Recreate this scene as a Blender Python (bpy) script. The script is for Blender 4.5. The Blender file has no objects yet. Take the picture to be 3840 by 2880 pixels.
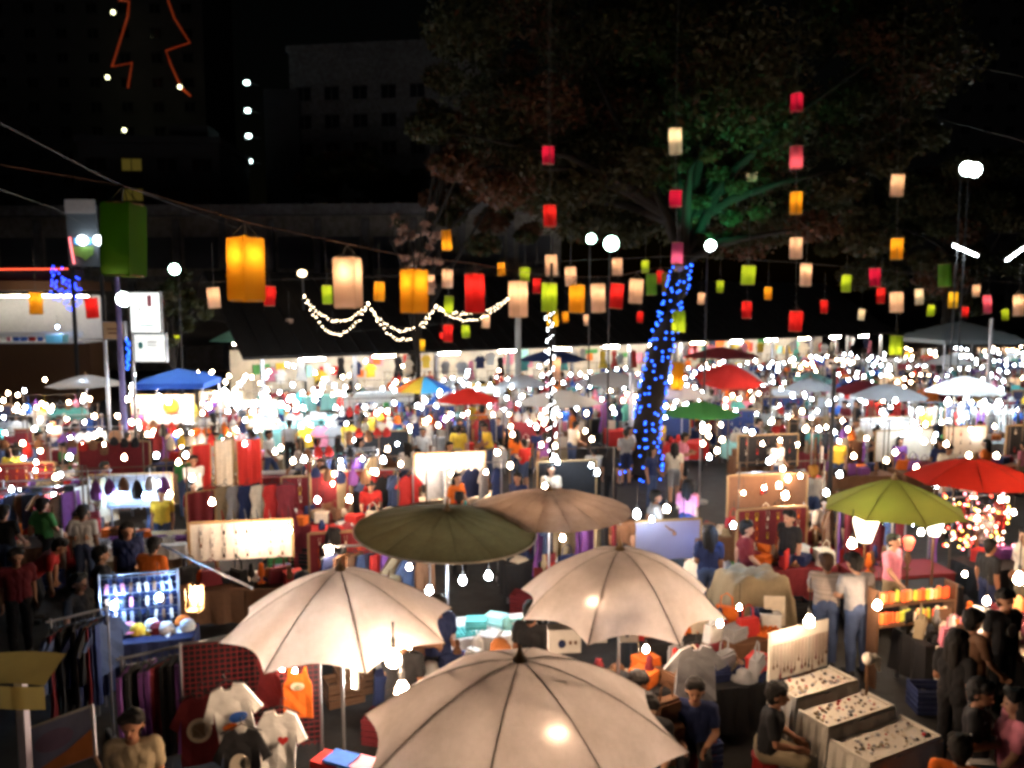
import bpy, bmesh, math, random
import numpy as np
from mathutils import Vector, Matrix, Euler
R = math.radians
random.seed(11)
rnd = random.Random(5)
sc = bpy.context.scene
COL = sc.collection

# ------------------------------------------------------------------ camera, sky, exposure
CAM_H, PITCH, FPX = 5.5, R(5.9), 3014.0            # FPX: focal length in pixels of the 3840 x 2880 photograph
cd = bpy.data.cameras.new('camera'); cam = bpy.data.objects.new('camera', cd); COL.objects.link(cam)
cam.location = (0, 0, CAM_H); cam.rotation_euler = (R(90) - PITCH, 0, 0)
cd.sensor_width = 36; cd.lens = FPX / 3840 * 36; cd.clip_end = 800; cd.clip_start = 0.1
cd.dof.use_dof = True; cd.dof.focus_distance = 11.0; cd.dof.aperture_fstop = 1.25
sc.camera = cam
w = bpy.data.worlds.new('World'); sc.world = w; w.use_nodes = True
nt = w.node_tree; bg = nt.nodes['Background']
sky = nt.nodes.new('ShaderNodeTexSky'); sky.sky_type = 'NISHITA'; sky.sun_disc = False
sky.sun_elevation = R(1); sky.sun_rotation = R(200)
nt.links.new(sky.outputs[0], bg.inputs[0]); bg.inputs[1].default_value = 0.0008
sl = bpy.data.lights.new('moon', 'SUN'); sl.energy = 0.010; sl.angle = R(12); sl.color = (.85, .9, 1)
so = bpy.data.objects.new('moon', sl); COL.objects.link(so); so.rotation_euler = (R(52), 0, R(-20))
vs = sc.view_settings; vs.view_transform = 'Standard'; vs.look = 'None'; vs.exposure = 0.0; vs.gamma = 1; vs.use_curve_mapping = False
cy = sc.cycles
cy.use_denoising = True; cy.max_bounces = 5; cy.diffuse_bounces = 1; cy.glossy_bounces = 2; cy.transmission_bounces = 3
cy.transparent_max_bounces = 6; cy.sample_clamp_indirect = 4; cy.sample_clamp_direct = 0; cy.use_light_tree = True
cy.caustics_reflective = False; cy.caustics_refractive = False
cy.pixel_filter_type = 'BLACKMAN_HARRIS'; cy.filter_width = 3.3

# ------------------------------------------------------------------ pixels to places
FW = Vector((0, math.cos(PITCH), -math.sin(PITCH))); UP = Vector((0, math.sin(PITCH), math.cos(PITCH))); RT = Vector((1, 0, 0))
def ray(px, py): return FW + RT * ((px - 1920) / FPX) + UP * ((1440 - py) / FPX)
def P(px, py, z):                                   # point at height z
    d = ray(px, py); t = (z - CAM_H) / d.z; return Vector((0, 0, CAM_H)) + d * t
def D(px, py, y):                                   # point at depth y
    d = ray(px, py); return Vector((0, 0, CAM_H)) + d * (y / d.y)
def S(px, y): return px / FPX * y                   # size in metres of px pixels at depth y

# ------------------------------------------------------------------ materials
MATS = {}
def mat(name, col, rough=.8, var=.18, scale=9, bump=.0, metal=0, trans=0., spec=.3, stretch=None, stain=0.):
    if name in MATS: return MATS[name]
    m = bpy.data.materials.new(name); m.use_nodes = True; n = m.node_tree.nodes; l = m.node_tree.links
    b = n['Principled BSDF']; b.inputs['Roughness'].default_value = rough; b.inputs['Metallic'].default_value = metal
    b.inputs['Specular IOR Level'].default_value = spec
    tc = n.new('ShaderNodeTexCoord'); mp = n.new('ShaderNodeMapping'); l.new(tc.outputs['Object'], mp.inputs[0])
    if stretch: mp.inputs['Scale'].default_value = stretch
    tx = n.new('ShaderNodeTexNoise'); tx.inputs['Scale'].default_value = scale; tx.inputs['Detail'].default_value = 4
    l.new(mp.outputs[0], tx.inputs['Vector'])
    mx = n.new('ShaderNodeMix'); mx.data_type = 'RGBA'
    mx.inputs[6].default_value = (*[c * (1 - var) for c in col], 1); mx.inputs[7].default_value = (*[min(1, c * (1 + var)) for c in col], 1)
    l.new(tx.outputs[0], mx.inputs[0]); outc = mx.outputs[2]
    if stain:
        t2 = n.new('ShaderNodeTexNoise'); t2.inputs['Scale'].default_value = 2.3; t2.inputs['Detail'].default_value = 9; t2.inputs['Roughness'].default_value = .68; l.new(tc.outputs['Object'], t2.inputs['Vector'])
        rp_ = n.new('ShaderNodeValToRGB'); rp_.color_ramp.elements[0].position = .36; rp_.color_ramp.elements[1].position = .62; l.new(t2.outputs[0], rp_.inputs[0])
        rp_.color_ramp.elements[0].color = (1 - stain, 1 - stain * 1.1, 1 - stain * 1.25, 1); rp_.color_ramp.elements[1].color = (1, 1, 1, 1)
        m2 = n.new('ShaderNodeMix'); m2.data_type = 'RGBA'; m2.blend_type = 'MULTIPLY'; m2.inputs[0].default_value = 1; l.new(outc, m2.inputs[6]); l.new(rp_.outputs[0], m2.inputs[7]); outc = m2.outputs[2]
    l.new(outc, b.inputs['Base Color'])
    if bump:
        bn = n.new('ShaderNodeBump'); bn.inputs['Strength'].default_value = bump; bn.inputs['Distance'].default_value = .02
        l.new(tx.outputs[0], bn.inputs['Height']); l.new(bn.outputs[0], b.inputs['Normal'])
    if trans:
        t = n.new('ShaderNodeBsdfTranslucent'); l.new(outc, t.inputs[0])
        ms = n.new('ShaderNodeMixShader'); ms.inputs[0].default_value = trans
        l.new(b.outputs[0], ms.inputs[1]); l.new(t.outputs[0], ms.inputs[2]); l.new(ms.outputs[0], n['Material Output'].inputs[0])
    MATS[name] = m; return m
def glow(name, col, st):
    if name in MATS: return MATS[name]
    m = bpy.data.materials.new(name); m.use_nodes = True; b = m.node_tree.nodes['Principled BSDF']
    b.inputs['Base Color'].default_value = (*[c * .8 for c in col], 1)
    b.inputs['Emission Color'].default_value = (*col, 1); b.inputs['Emission Strength'].default_value = st
    MATS[name] = m; return m
CLOTH = dict(white=(.8, .78, .74), cream=(.72, .62, .48), red=(.5, .03, .025), maroon=(.17, .02, .025), orange=(.75, .16, .02), yellow=(.75, .5, .05),
             green=(.06, .25, .07), teal=(.1, .42, .4), blue=(.04, .13, .5), navy=(.02, .03, .09), purple=(.2, .07, .28), pink=(.75, .25, .35),
             grey=(.32, .32, .33), black=(.018, .018, .02), brown=(.17, .085, .045), khaki=(.33, .26, .16), denim=(.06, .09, .18), aqua=(.35, .75, .72), sky=(.08, .45, .8))
def cm(c): return mat('cloth_' + c, CLOTH[c], .9, .2, 14, .25)
M_ASPH = mat('asphalt', (.022, .021, .021), .75, .6, 3.5, .5, stain=.6)
M_STEEL = mat('steel', (.4, .4, .42), .4, .15, 20, 0, .8)
M_DARK = mat('dark_metal', (.03, .03, .032), .6, .2, 20)
M_BAMBOO = mat('bamboo', (.38, .24, .11), .6, .3, 6, .1, stretch=(8, 8, 1))
M_WOOD = mat('dark_wood', (.12, .06, .03), .7, .35, 5, .2, stretch=(1, 8, 8))
M_SOCK = mat('bulb_socket', (.06, .06, .06), .5)
M_RIBSHADE = mat('rib_shade_brown', (.10, .06, .035), .8); M_POLE = mat('weathered_pole', (.13, .09, .06), .7, .3, 6)
M_CORD = mat('black_cable', (.015, .015, .015), .6)
M_CONC = mat('concrete', (.3, .29, .27), .9, .3, 2, .2)
M_PLASTW = mat('white_plastic', (.8, .8, .78), .4, .05)
M_SKIN = [mat('skin_a', (.42, .21, .12), .55, .1), mat('skin_b', (.32, .15, .085), .55, .1), mat('skin_c', (.52, .29, .19), .55, .1)]
M_HAIR = mat('black_hair', (.012, .010, .009), .75, .3, 40)
M_HAIRB = mat('brown_hair', (.05, .025, .014), .75, .3, 40)
M_SHOE = mat('shoe', (.03, .03, .03), .6)
M_LIP = mat('lip', (.3, .08, .07), .5)
M_EYE = mat('eye', (.01, .008, .007), .3)
BULB_W = glow('bulb_warm', (1, .69, .46), 420); BULB_C = glow('bulb_cool', (.74, .88, 1), 480); BULB_B = glow('bulb_blue_white', (.34, .58, 1), 420)
BULB_G = glow('bulb_green_white', (.75, 1, .45), 120)

# ------------------------------------------------------------------ mesh building
class MB:
    def __init__(s): s.v = []; s.f = []; s.mi = []; s.m = 0
    def add(s, vs, fs):
        o = len(s.v); s.v += [tuple(v) for v in vs]; s.f += [tuple(i + o for i in f) for f in fs]; s.mi += [s.m] * len(fs); return s
    def box(s, cx, cy_, cz, sx, sy, sz, rz=0, tap=1.):
        c, n = math.cos(rz), math.sin(rz); vs = []
        for z, k in ((-.5, 1), (.5, tap)):
            for x, y in ((-.5, -.5), (.5, -.5), (.5, .5), (-.5, .5)):
                a, b = x * sx * k, y * sy * k; vs.append((cx + a * c - b * n, cy_ + a * n + b * c, cz + z * sz))
        return s.add(vs, [(3, 2, 1, 0), (4, 5, 6, 7), (0, 1, 5, 4), (1, 2, 6, 5), (2, 3, 7, 6), (3, 0, 4, 7)])
    def path(s, pts, r, n=6, close=False):
        pts = [Vector(p) for p in pts]; rs = r if isinstance(r, (list, tuple)) else [r] * len(pts); vs = []
        up = Vector((0, 0, 1))
        for i, p in enumerate(pts):
            t = (pts[min(i + 1, len(pts) - 1)] - pts[max(i - 1, 0)])
            t = t.normalized() if t.length > 1e-9 else Vector((0, 0, 1))
            a = up if abs(t.z) < .9 else Vector((1, 0, 0)); u = t.cross(a).normalized(); q = t.cross(u)
            for k in range(n):
                an = 2 * math.pi * k / n; vs.append(p + (u * math.cos(an) + q * math.sin(an)) * rs[i])
        fs = [(i * n + k, i * n + (k + 1) % n, (i + 1) * n + (k + 1) % n, (i + 1) * n + k) for i in range(len(pts) - 1) for k in range(n)]
        fs += [tuple(range(n)), tuple(range((len(pts) - 1) * n, len(pts) * n))]
        return s.add(vs, fs)
    def tube(s, a, b, r0, r1=None, n=8): return s.path([a, b], [r0, r0 if r1 is None else r1], n)
    def lathe(s, prof, n=10, c=(0, 0, 0)):
        vs = []
        for r, z in prof:
            for k in range(n): an = 2 * math.pi * k / n; vs.append((c[0] + r * math.cos(an), c[1] + r * math.sin(an), c[2] + z))
        fs = [(i * n + k, i * n + (k + 1) % n, (i + 1) * n + (k + 1) % n, (i + 1) * n + k) for i in range(len(prof) - 1) for k in range(n)]
        fs += [tuple(reversed(range(n))), tuple(range((len(prof) - 1) * n, len(prof) * n))]
        return s.add(vs, fs)
    def prism(s, out, y0, y1):                      # outline in XZ, thickness along Y
        n = len(out); vs = [(x, y0, z) for x, z in out] + [(x, y1, z) for x, z in out]
        return s.add(vs, [tuple(range(n)), tuple(reversed(range(n, 2 * n)))] + [(i, i + n, (i + 1) % n + n, (i + 1) % n) for i in range(n)])
    def ball(s, c, r, n=8, m=5, sz=1.):
        return s.lathe([(r * max(.02, math.sin(math.pi * i / m)), -r * sz * math.cos(math.pi * i / m)) for i in range(m + 1)], n, c)
    def grid(s, fn, nu, nv):
        vs = [fn(i / nu, j / nv) for j in range(nv + 1) for i in range(nu + 1)]; k = nu + 1
        return s.add(vs, [(j * k + i, j * k + i + 1, (j + 1) * k + i + 1, (j + 1) * k + i) for j in range(nv) for i in range(nu)])
    def mesh(s, name, mats, smooth=False):
        me = bpy.data.meshes.new(name); me.from_pydata(s.v, [], s.f)
        for m in (mats if isinstance(mats, (list, tuple)) else [mats]): me.materials.append(m)
        if any(s.mi): me.polygons.foreach_set('material_index', s.mi)
        if smooth: me.polygons.foreach_set('use_smooth', [True] * len(me.polygons))
        me.update(); return me
CACHE = {}
def cached(key, fn):
    if key not in CACHE: CACHE[key] = fn()
    return CACHE[key]
def obj(name, me, parent=None, loc=(0, 0, 0), rot=0, scale=None):
    o = bpy.data.objects.new(name, me); COL.objects.link(o); o.location = loc
    o.rotation_euler = rot if isinstance(rot, (tuple, list, Euler)) else (0, 0, rot)
    if scale is not None: o.scale = scale if isinstance(scale, (tuple, list)) else (scale,) * 3
    if parent: o.parent = parent
    return o
TOP = []
def tag(o, label, cat, group=None):
    o['label'] = label; o['category'] = cat
    if group: o['group'] = group
    TOP.append(o); return o
def thing(name, label, cat, loc=(0, 0, 0), rot=0, group=None): return tag(obj(name, None, None, loc, rot), label, cat, group)
def struct(o): o['kind'] = 'structure'; return o
def recolor(o, m): o.material_slots[0].link = 'OBJECT'; o.material_slots[0].material = m; return o

# ------------------------------------------------------------------ landmarks used in labels
LAND = [(P(2400, 1780, 0), 'the blue lit trunk'), (P(1585, 1560, 0), 'the rainbow parasol'), (P(460, 1790, 0), 'the purple-lit post'),
        (P(1250, 1600, 0), 'the turquoise tables'), (P(3600, 1650, 0), 'the white clothes stall'), (P(2750, 1600, 0), 'the tilted red parasol'),
        (P(620, 1520, 0), 'the bright blue canopy'), (P(3350, 2000, 0), 'the olive green parasol'), (P(1680, 1940, 0), 'the glowing white backdrop'),
        (P(900, 2080, 0), 'the white ornament board'), (P(540, 1460, 0), 'the lit sign boxes'), (P(2150, 1450, 0), 'the long bright shed'),
        (P(3700, 1420, 0), 'the grey pavilion'), (P(3050, 1500, 0), 'the far right parasols'), (P(2900, 1450, 0), 'the maroon parasol')]
def near(p):
    return min(LAND, key=lambda a: (a[0].xy - Vector((p[0], p[1]))).length)[1]

# ================================================================== SETTING
g = MB(); g.add([(-400, -60, 0), (400, -60, 0), (400, 500, 0), (-400, 500, 0)], [(0, 1, 2, 3)])
struct(obj('ground', g.mesh('ground', M_ASPH)))

# ---- background buildings
M_FACA = mat('facade_grey', (.2, .195, .2), .9, .25, .4, stain=.4)
M_FACB = mat('facade_brown', (.3, .275, .24), .9, .25, .4, stain=.4)
M_FACD = mat('facade_dark', (.07, .07, .075), .9, .25, .4)
M_GLASS = mat('window_glass', (.015, .016, .02), .15, .2, 3)
M_LITWIN = glow('lit_window', (.8, .6, .1), .06)
def building(name, label, c, sx, sy, h, rz, m, cols, rows, z0, fl, win=(1.5, 1.3), lit=(), side=True):
    t = thing(name, label, 'building', (c[0], c[1], 0), rz)
    b = MB(); b.box(0, 0, h / 2, sx, sy, h); obj('wall', b.mesh('wall', m), t)
    b = MB(); b.box(0, 0, h + .35, sx + .5, sy + .5, .7); b.box(sx * .2, 0, h + 1.7, 4, 4, 2.0); obj('roof', b.mesh('roof', m), t)
    me = cached(('win', win), lambda: MB().box(0, 0, 0, win[0], .12, win[1]).mesh('pane', M_GLASS))
    fr = cached(('winf', win), lambda: (lambda q: (q.box(0, 0, -win[1] / 2 - .08, win[0] + .3, .35, .16), q.box(0, 0, win[1] / 2 + .1, win[0] + .3, .5, .12), q.box(0, 0, 0, .07, .2, win[1]), q)[-1])(MB()).mesh('frame', m))
    for r_ in range(rows):
        for k in range(cols):
            x = -sx / 2 + sx * (k + .5) / cols; z = z0 + r_ * fl
            o = obj('window', me, t, (x, -sy / 2 - .03, z)); obj('frame', fr, o, (0, -.02, 0))
            if (k, r_) in lit: recolor(o, M_LITWIN)
    if side:
        for r_ in range(rows):
            for k in range(3):
                obj('window', me, t, (-sx / 2 - .03, -sy / 2 + sy * (k + .5) / 3, z0 + r_ * fl), R(90))
    return t
c = D(1420, 400, 96)
bA = building('office_building', 'grey office block with a grid of dark windows behind the tree', (c.x + 2, 102), 24, 12, 34.5, R(-8), M_FACA, 7, 9, 4, 3.2, (1.7, 1.5))
stair = thing('stair_tower', 'dark stair tower with four lamps beside the grey office block', 'tower', (D(940, 400, 96).x, 99, 0))
b = MB(); b.box(3.4, 0, 15, 4, 5, 30); obj('wall', b.mesh('wall', M_FACD), stair)
lampm = MB().ball((0, 0, 0), .34, 8, 6, .7).mesh('landing_lamp', glow('stair_lamp', (.75, 1, .95), 14))
brm = MB().tube((0, 0, 0), (1.4, 0, -.3), .06).mesh('bracket', M_DARK)
for py in (310, 415, 510, 605):
    p = D(925 + (py - 310) * .035, py, 96.5) - stair.location
    o = obj('landing_lamp', lampm, stair, p); obj('bracket', brm, o)
c = D(560, 600, 85)
building('apartment_block', 'dim apartment block with two yellow lit windows', (c.x, 90), 14, 12, 21.5, R(4), M_FACD, 4, 6, 4.3, 3.0, (1.9, 1.2), {(1, 5), (1, 4), (1, 3)}, False)
tw = building('dark_tower', 'black high rise carrying the red rope light tree', (D(400, 200, 130).x - 6, 140), 40, 14, 60, 0, M_FACD, 8, 14, 6, 3.8, (1.6, 1.4), (), False)
# red rope light tree outline hung on the tower
rl = thing('rope_light_tree', 'red rope light outline of a fir tree on the dark tower', 'light sculpture', (0, 0, 0))
def rope(parent, pts, m, r, y): b = MB(); b.path([D(x, q, y) for x, q in pts], r, 5); return obj('rope', b.mesh('rope', m), parent)
MR = glow('rope_red', (1, .12, .03), .12)
rope(rl, [(445, 0), (484, 5), (480, 60), (420, 250), (495, 235), (480, 330)], MR, .16, 128)
rope(rl, [(630, 0), (655, 70), (712, 160), (622, 190), (640, 240), (680, 330), (715, 360)], MR, .16, 128)
stm = MB().ball((0, 0, 0), .32, 8, 6).mesh('spot_bulb', glow('star_yellow', (1, 1, .55), 6))
for x, y in ((424, 46), (403, 290), (674, 326), (466, 488)): obj('spot_bulb', stm, rl, D(x, y, 127))
building('far_right_tower', 'black far tower behind the trees', (D(3650, 200, 150).x + 8, 165), 30, 14, 70, 0, M_FACD, 7, 16, 6, 4, (1.6, 1.4), (), False)
# low long wall building left
c = D(700, 900, 62)
lo = thing('low_building', 'long low concrete building behind the left stalls', 'building', (-22, 68, 0), R(-3))
b = MB(); b.box(0, 0, 6, 52, 10, 12); obj('wall', b.mesh('wall', M_FACB), lo)
b = MB(); b.box(0, -.4, 12.4, 53, 11, .8); b.box(0, -5.2, 7.2, 52, .6, .4); obj('cornice', b.mesh('cornice', M_FACA), lo)
me = MB().box(0, 0, 0, 2.6, .2, 2.4).mesh('shutter', M_FACD)
pm = MB().box(0, 0, 0, .5, .5, 11.6).mesh('pilaster', M_FACA)
for k in range(14):
    obj('shutter', me, lo, (-24 + k * 3.7, -5.06, 9.2)); obj('pilaster', pm, lo, (-25.9 + k * 3.7, -5.1, 6))
# vaulted hall
vh = thing('vaulted_hall', 'pale vaulted roof showing behind the dark foliage', 'building', (D(1880, 900, 66).x, 70, 0))
b = MB(); n = 14
out = [(-4.5 + 9 * i / n, 10.2 + 4.2 * math.sin(math.pi * i / n) ** .7) for i in range(n + 1)] + [(4.5, 6), (-4.5, 6)]
b.prism(out, -4, 6); obj('vault', b.mesh('vault', mat('vault_pale', (.34, .36, .42), .7)), vh)
b = MB(); b.box(0, 1, 3, 8.6, 9.5, 6); obj('wall', b.mesh('wall', M_FACB), vh)

# ================================================================== long shed with bright stalls
A = Vector((-11.5, 36.5, 0)); B = Vector((29, 64, 0)); SD = (B - A).normalized(); SN = Vector((SD.y, -SD.x, 0)); SL = (B - A).length; SA = math.atan2(SD.y, SD.x)
sh = thing('market_shed', 'long dark roofed shed with a blazing white lit front', 'shed', A, SA)
M_ROOF = mat('shed_roof', (.014, .012, .011), .9, .3, 3, .2, stretch=(1, .3, 1), spec=.1)
b = MB(); e, rdg, dp = 3.05, 7.0, 11
b.add([(-1, -1, e), (SL + 1, -1, e), (SL + 1, dp / 2, rdg), (-1, dp / 2, rdg), (SL + 1, dp + 1, e), (-1, dp + 1, e),
       (-1, -1, e - .14), (SL + 1, -1, e - .14), (SL + 1, dp / 2, rdg - .14), (-1, dp / 2, rdg - .14), (SL + 1, dp + 1, e - .14), (-1, dp + 1, e - .14)],
      [(0, 1, 2, 3), (3, 2, 4, 5), (6, 9, 8, 7), (9, 11, 10, 8), (0, 6, 7, 1), (4, 10, 11, 5), (0, 3, 9, 6), (3, 5, 11, 9), (1, 7, 8, 2), (2, 8, 10, 4)])
obj('roof', b.mesh('roof', M_ROOF), sh)
rb = MB().box(0, 0, 0, .06, .3, .05).mesh('rib', M_ROOF)
slp = math.hypot(dp / 2 + 1, rdg - e)
rbm = MB().box(0, 0, 0, .07, slp, .07).mesh('roof_rib', M_ROOF)
for k in range(int(SL / .9)):
    obj('roof_rib', rbm, sh, (k * .9, (dp / 2 - 1) / 2, (e + rdg) / 2 + .03), (math.atan2(rdg - e, dp / 2 + 1), 0, 0))
pm = MB().box(0, 0, 1.5, .16, .16, 2.95).mesh('post', M_STEEL)
for k in range(12): obj('post', pm, sh, (k * SL / 11, -.4, 0))
b = MB(); b.box(SL / 2, 5.0, 1.5, SL, .12, 3.0); obj('back_wall', b.mesh('back_wall', mat('shed_wall', (.5, .46, .4), .8, .5, 1.5, .2)), sh)
tubem = MB().tube((-.6, 0, 0), (.6, 0, 0), .03, None, 6).mesh('tube', glow('tube_white', (1, .93, .82), 380))
tubec = MB().tube((-.6, 0, 0), (.6, 0, 0), .03, None, 6).mesh('tube', glow('tube_cool', (.85, .95, 1), 130))
tubek = MB().tube((-.6, 0, 0), (.6, 0, 0), .03, None, 6).mesh('tube', glow('tube_kiosk', (1, .9, .75), 50))
tubew = MB().tube((-.6, 0, 0), (.6, 0, 0), .03, None, 6).mesh('tube', glow('tube_warm', (1, .72, .42), 330))
fixm = MB().box(0, 0, .06, 1.3, .1, .06).mesh('housing', M_PLASTW)
def tubelamp(p, rz, label, m=None, tilt=0):
    t = thing('tube_lamp', label, 'lamp', p, (0, tilt, rz)); obj('housing', fixm, t); obj('tube', m or tubem, t); return t
for k in range(26):
    s_ = .8 + k * (SL - 1.6) / 25; p = A + SD * s_ - SN * (.6 if k % 2 else 2.2) + Vector((0, 0, 2.72))
    tubelamp(p, SA, 'white tube lamp under the long shed roof' if k % 3 else 'warm tube lamp under the long shed roof', None if k % 3 else tubew)
postm = [MB().box(0, 0, 0, .75, .05, .55).mesh('poster', mat('poster_' + cname, CLOTH[cname], .6)) for cname in ('red', 'yellow', 'aqua', 'pink', 'green', 'orange', 'navy')]
for k in range(36):
    p = A + SD * rnd.uniform(1, SL - 1) - SN * 4.85 + Vector((0, 0, rnd.uniform(1.5, 2.4)))
    cname = ('red', 'yellow', 'aqua', 'pink', 'green', 'orange', 'navy')[k % 7]
    tag(obj('poster', postm[k % 7], None, p, (0, rnd.uniform(-.05, .05), SA), (rnd.uniform(.5, 1.5), 1, rnd.uniform(.5, 1.4))), '%s poster on the back wall of the long shed' % cname, 'poster')

# ================================================================== PEOPLE
def rotx(v, a): c, s = math.cos(a), math.sin(a); return Vector((v[0], v[1] * c - v[2] * s, v[1] * s + v[2] * c))
def rotz(v, a): c, s = math.cos(a), math.sin(a); return Vector((v[0] * c - v[1] * s, v[0] * s + v[1] * c, v[2]))
def person_proto(key, pelvis=.93, lean=0, twist=0, head=(0, 0), armL=((.12, .1, -1), (.0, -.25, -1)), armR=((-.12, .1, -1), (0, -.25, -1)),
                 legs=None, female=False, shorts=False, longsleeve=False, skirt=False):
    prims = []                                       # (p0, r0, p1, r1, tag)
    def cap(a, ra, b_, rb, t): prims.append((Vector(a), ra, Vector(b_), rb, t))
    pz = Vector((0, 0, pelvis)); f = .92 if female else 1.
    def U(v):                                        # upper body frame: rest pelvis height .93
        v = Vector(v); v = Vector((v[0] * f, v[1], v[2] - .93)); return pz + rotz(rotx(v, lean), twist)
    for a in (-1, 1):
        cap(U((a * .07, .0, .97)), .115, U((a * .055, 0, 1.1)), .108, 'shirt')
        cap(U((a * .055, 0, 1.1)), .108, U((a * .085, .005, 1.27)), .118, 'shirt')
        cap(U((a * .085, .005, 1.27)), .115, U((a * .15, .01, 1.37)), .062, 'shirt')
        cap(U((0, .015, 1.33)), .09, U((a * .16, .015, 1.375)), .06, 'shirt')
        cap(pz + Vector((a * .075, 0, -.02)), .112, pz + Vector((a * .05, .02, .03)), .11, 'trousers')
    cap(U((0, -.004, .96)), .118, U((0, -.004, 1.12)), .112, 'shirt'); cap(U((0, -.004, 1.12)), .112, U((0, .0, 1.29)), .122, 'shirt')
    if female:
        for a in (-1, 1): cap(U((a * .075, -.085, 1.25)), .055, U((a * .075, -.075, 1.27)), .055, 'shirt')
    cap(U((0, .015, 1.38)), .056, U((0, -.005, 1.48)), .052, 'skin')
    # head
    hy, hp = head; hc = U((0, -.005, 1.47))
    def H(v):
        v = rotz(rotx(Vector(v), hp), hy); return hc + rotz(rotx(v, lean * .35), twist)
    cap(H((0, .015, .125)), .092, H((0, -.01, .12)), .09, 'skin'); cap(H((0, -.03, .09)), .072, H((0, -.04, .04)), .056, 'skin')
    cap(H((0, -.098, .095)), .011, H((0, -.116, .068)), .016, 'skin')
    for a in (-1, 1):
        cap(H((a * .093, .012, .10)), .014, H((a * .1, .02, .075)), .012, 'skin')
        cap(H((a * .032, -.094, .103)), .009, H((a * .038, -.092, .103)), .009, 'eye')
    cap(H((-.018, -.092, .036)), .009, H((.018, -.092, .036)), .009, 'lip')
    cap(H((0, .03, .145)), .099, H((0, .03, .12)), .095, 'hair'); cap(H((-.05, -.035, .185)), .05, H((.05, -.035, .185)), .05, 'hair')
    cap(H((0, .06, .10)), .075, H((0, .05, .03)), .05, 'hair')
    if female:
        for a in (-1, 1): cap(H((a * .06, .04, .12)), .06, H((a * .075, .05, -.12)), .045, 'hair')
        cap(H((0, .07, .1)), .07, H((0, .095, -.15)), .05, 'hair')
    # arms
    for side, arm in ((1, armL), (-1, armR)):
        sh_ = U((side * .185, .015, 1.365))
        u = rotz(rotx(Vector(arm[0]).normalized(), lean), twist); e_ = sh_ + u * .275
        v = rotz(rotx(Vector(arm[1]).normalized(), lean), twist); wr = e_ + v * .24
        cut = sh_ + u * (.275 if longsleeve else .17)
        cap(sh_, .066, cut, .058, 'shirt'); cap(sh_ + u * .12, .047, e_, .041, 'shirt' if longsleeve else 'skin')
        cap(e_, .042, e_ + v * .1, .043, 'shirt' if longsleeve else 'skin'); cap(e_ + v * .1, .042, wr, .028, 'shirt' if longsleeve else 'skin')
        # hand: palm, four curled fingers, thumb at the side
        lat = v.cross(Vector((side, .2, 0))).normalized() if abs(v.x) < .9 else Vector((0, 1, 0))
        pn = lat.cross(v).normalized()
        cap(wr + lat * .018, .022, wr + v * .075 + lat * .026, .02, 'skin'); cap(wr - lat * .018, .022, wr + v * .075 - lat * .026, .02, 'skin')
        for k, ln in enumerate((.036, .042, .04, .032)):
            b0 = wr + v * .08 + lat * (-.034 + k * .0225); b1 = b0 + (v * .94 + pn * .3).normalized() * ln; b2 = b1 + (v * .6 + pn * .8).normalized() * ln * .9
            cap(b0, .0105, b1, .01, 'skin'); cap(b1, .01, b2, .009, 'skin')
        t0 = wr + v * .03 + lat * .03; t1 = t0 + (lat * .75 + v * .65).normalized() * .045; cap(t0, .014, t1, .011, 'skin'); cap(t1, .011, t1 + (v * .9 + pn * .3).normalized() * .03, .010, 'skin')
    # legs
    L = legs or (((.1, -.015, .5), (.105, .03, .085), 0), ((-.1, -.015, .5), (-.105, .03, .085), 0))
    for side, (kn, an, tp) in zip((1, -1), L):
        hp_ = pz + Vector((side * .085, 0, -.04)); kn = Vector(kn); an = Vector(an)
        low = 'skin' if shorts else 'trousers'; k = 1 if shorts else 1.12
        cap(hp_, .092, kn, .064, 'trousers'); cap(kn, .06 * k, kn.lerp(an, .35) + Vector((0, .012, 0)), .058 * k, low); cap(kn.lerp(an, .35) + Vector((0, .012, 0)), .056 * k, an, .04 * k, low)
        fd = rotx(Vector((side * .12, -1, 0)), tp).normalized()
        cap(an + Vector((0, .03, -.035)), .042, an + fd * .09 + Vector((0, 0, -.045)), .04, 'shoe'); cap(an + fd * .09 + Vector((0, 0, -.045)), .04, an + fd * .15 + Vector((0, 0, -.052)), .033, 'shoe')
    if skirt: cap(pz, .14, pz + Vector((0, 0, -.35)), .19, 'trousers')
    b = MB()
    for a, ra, c_, rc, t in prims:
        d = c_ - a; ln = d.length; dn = d.normalized() if ln > 1e-6 else Vector((0, 0, 1)); pts = []; rr = []
        for k in range(5): q = math.pi / 2 * (1 - k / 5); pts.append(a - dn * ra * math.sin(q)); rr.append(max(.0015, ra * math.cos(q)))
        pts += [a, c_]; rr += [ra, rc]
        for k in range(1, 6): q = math.pi / 2 * k / 5; pts.append(c_ + dn * rc * math.sin(q)); rr.append(max(.0015, rc * math.cos(q)))
        b.path(pts, rr, 12)
    tmp = obj('tmp', b.mesh('tmp', M_SKIN[0]))
    md = tmp.modifiers.new('r', 'REMESH'); md.mode = 'VOXEL'; md.voxel_size = .0088
    md = tmp.modifiers.new('s', 'SMOOTH'); md.factor = .5; md.iterations = 2
    md = tmp.modifiers.new('d', 'DECIMATE'); md.ratio = .3
    dg = bpy.context.evaluated_depsgraph_get(); me = bpy.data.meshes.new_from_object(tmp.evaluated_get(dg))
    bpy.data.objects.remove(tmp)
    nf = len(me.polygons); cen = np.empty(nf * 3); me.polygons.foreach_get('center', cen); cen = cen.reshape(-1, 3)
    best = np.full(nf, 9.); tg = np.zeros(nf, int); tags = ['skin', 'shirt', 'trousers', 'hair', 'shoe', 'eye', 'lip']
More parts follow.
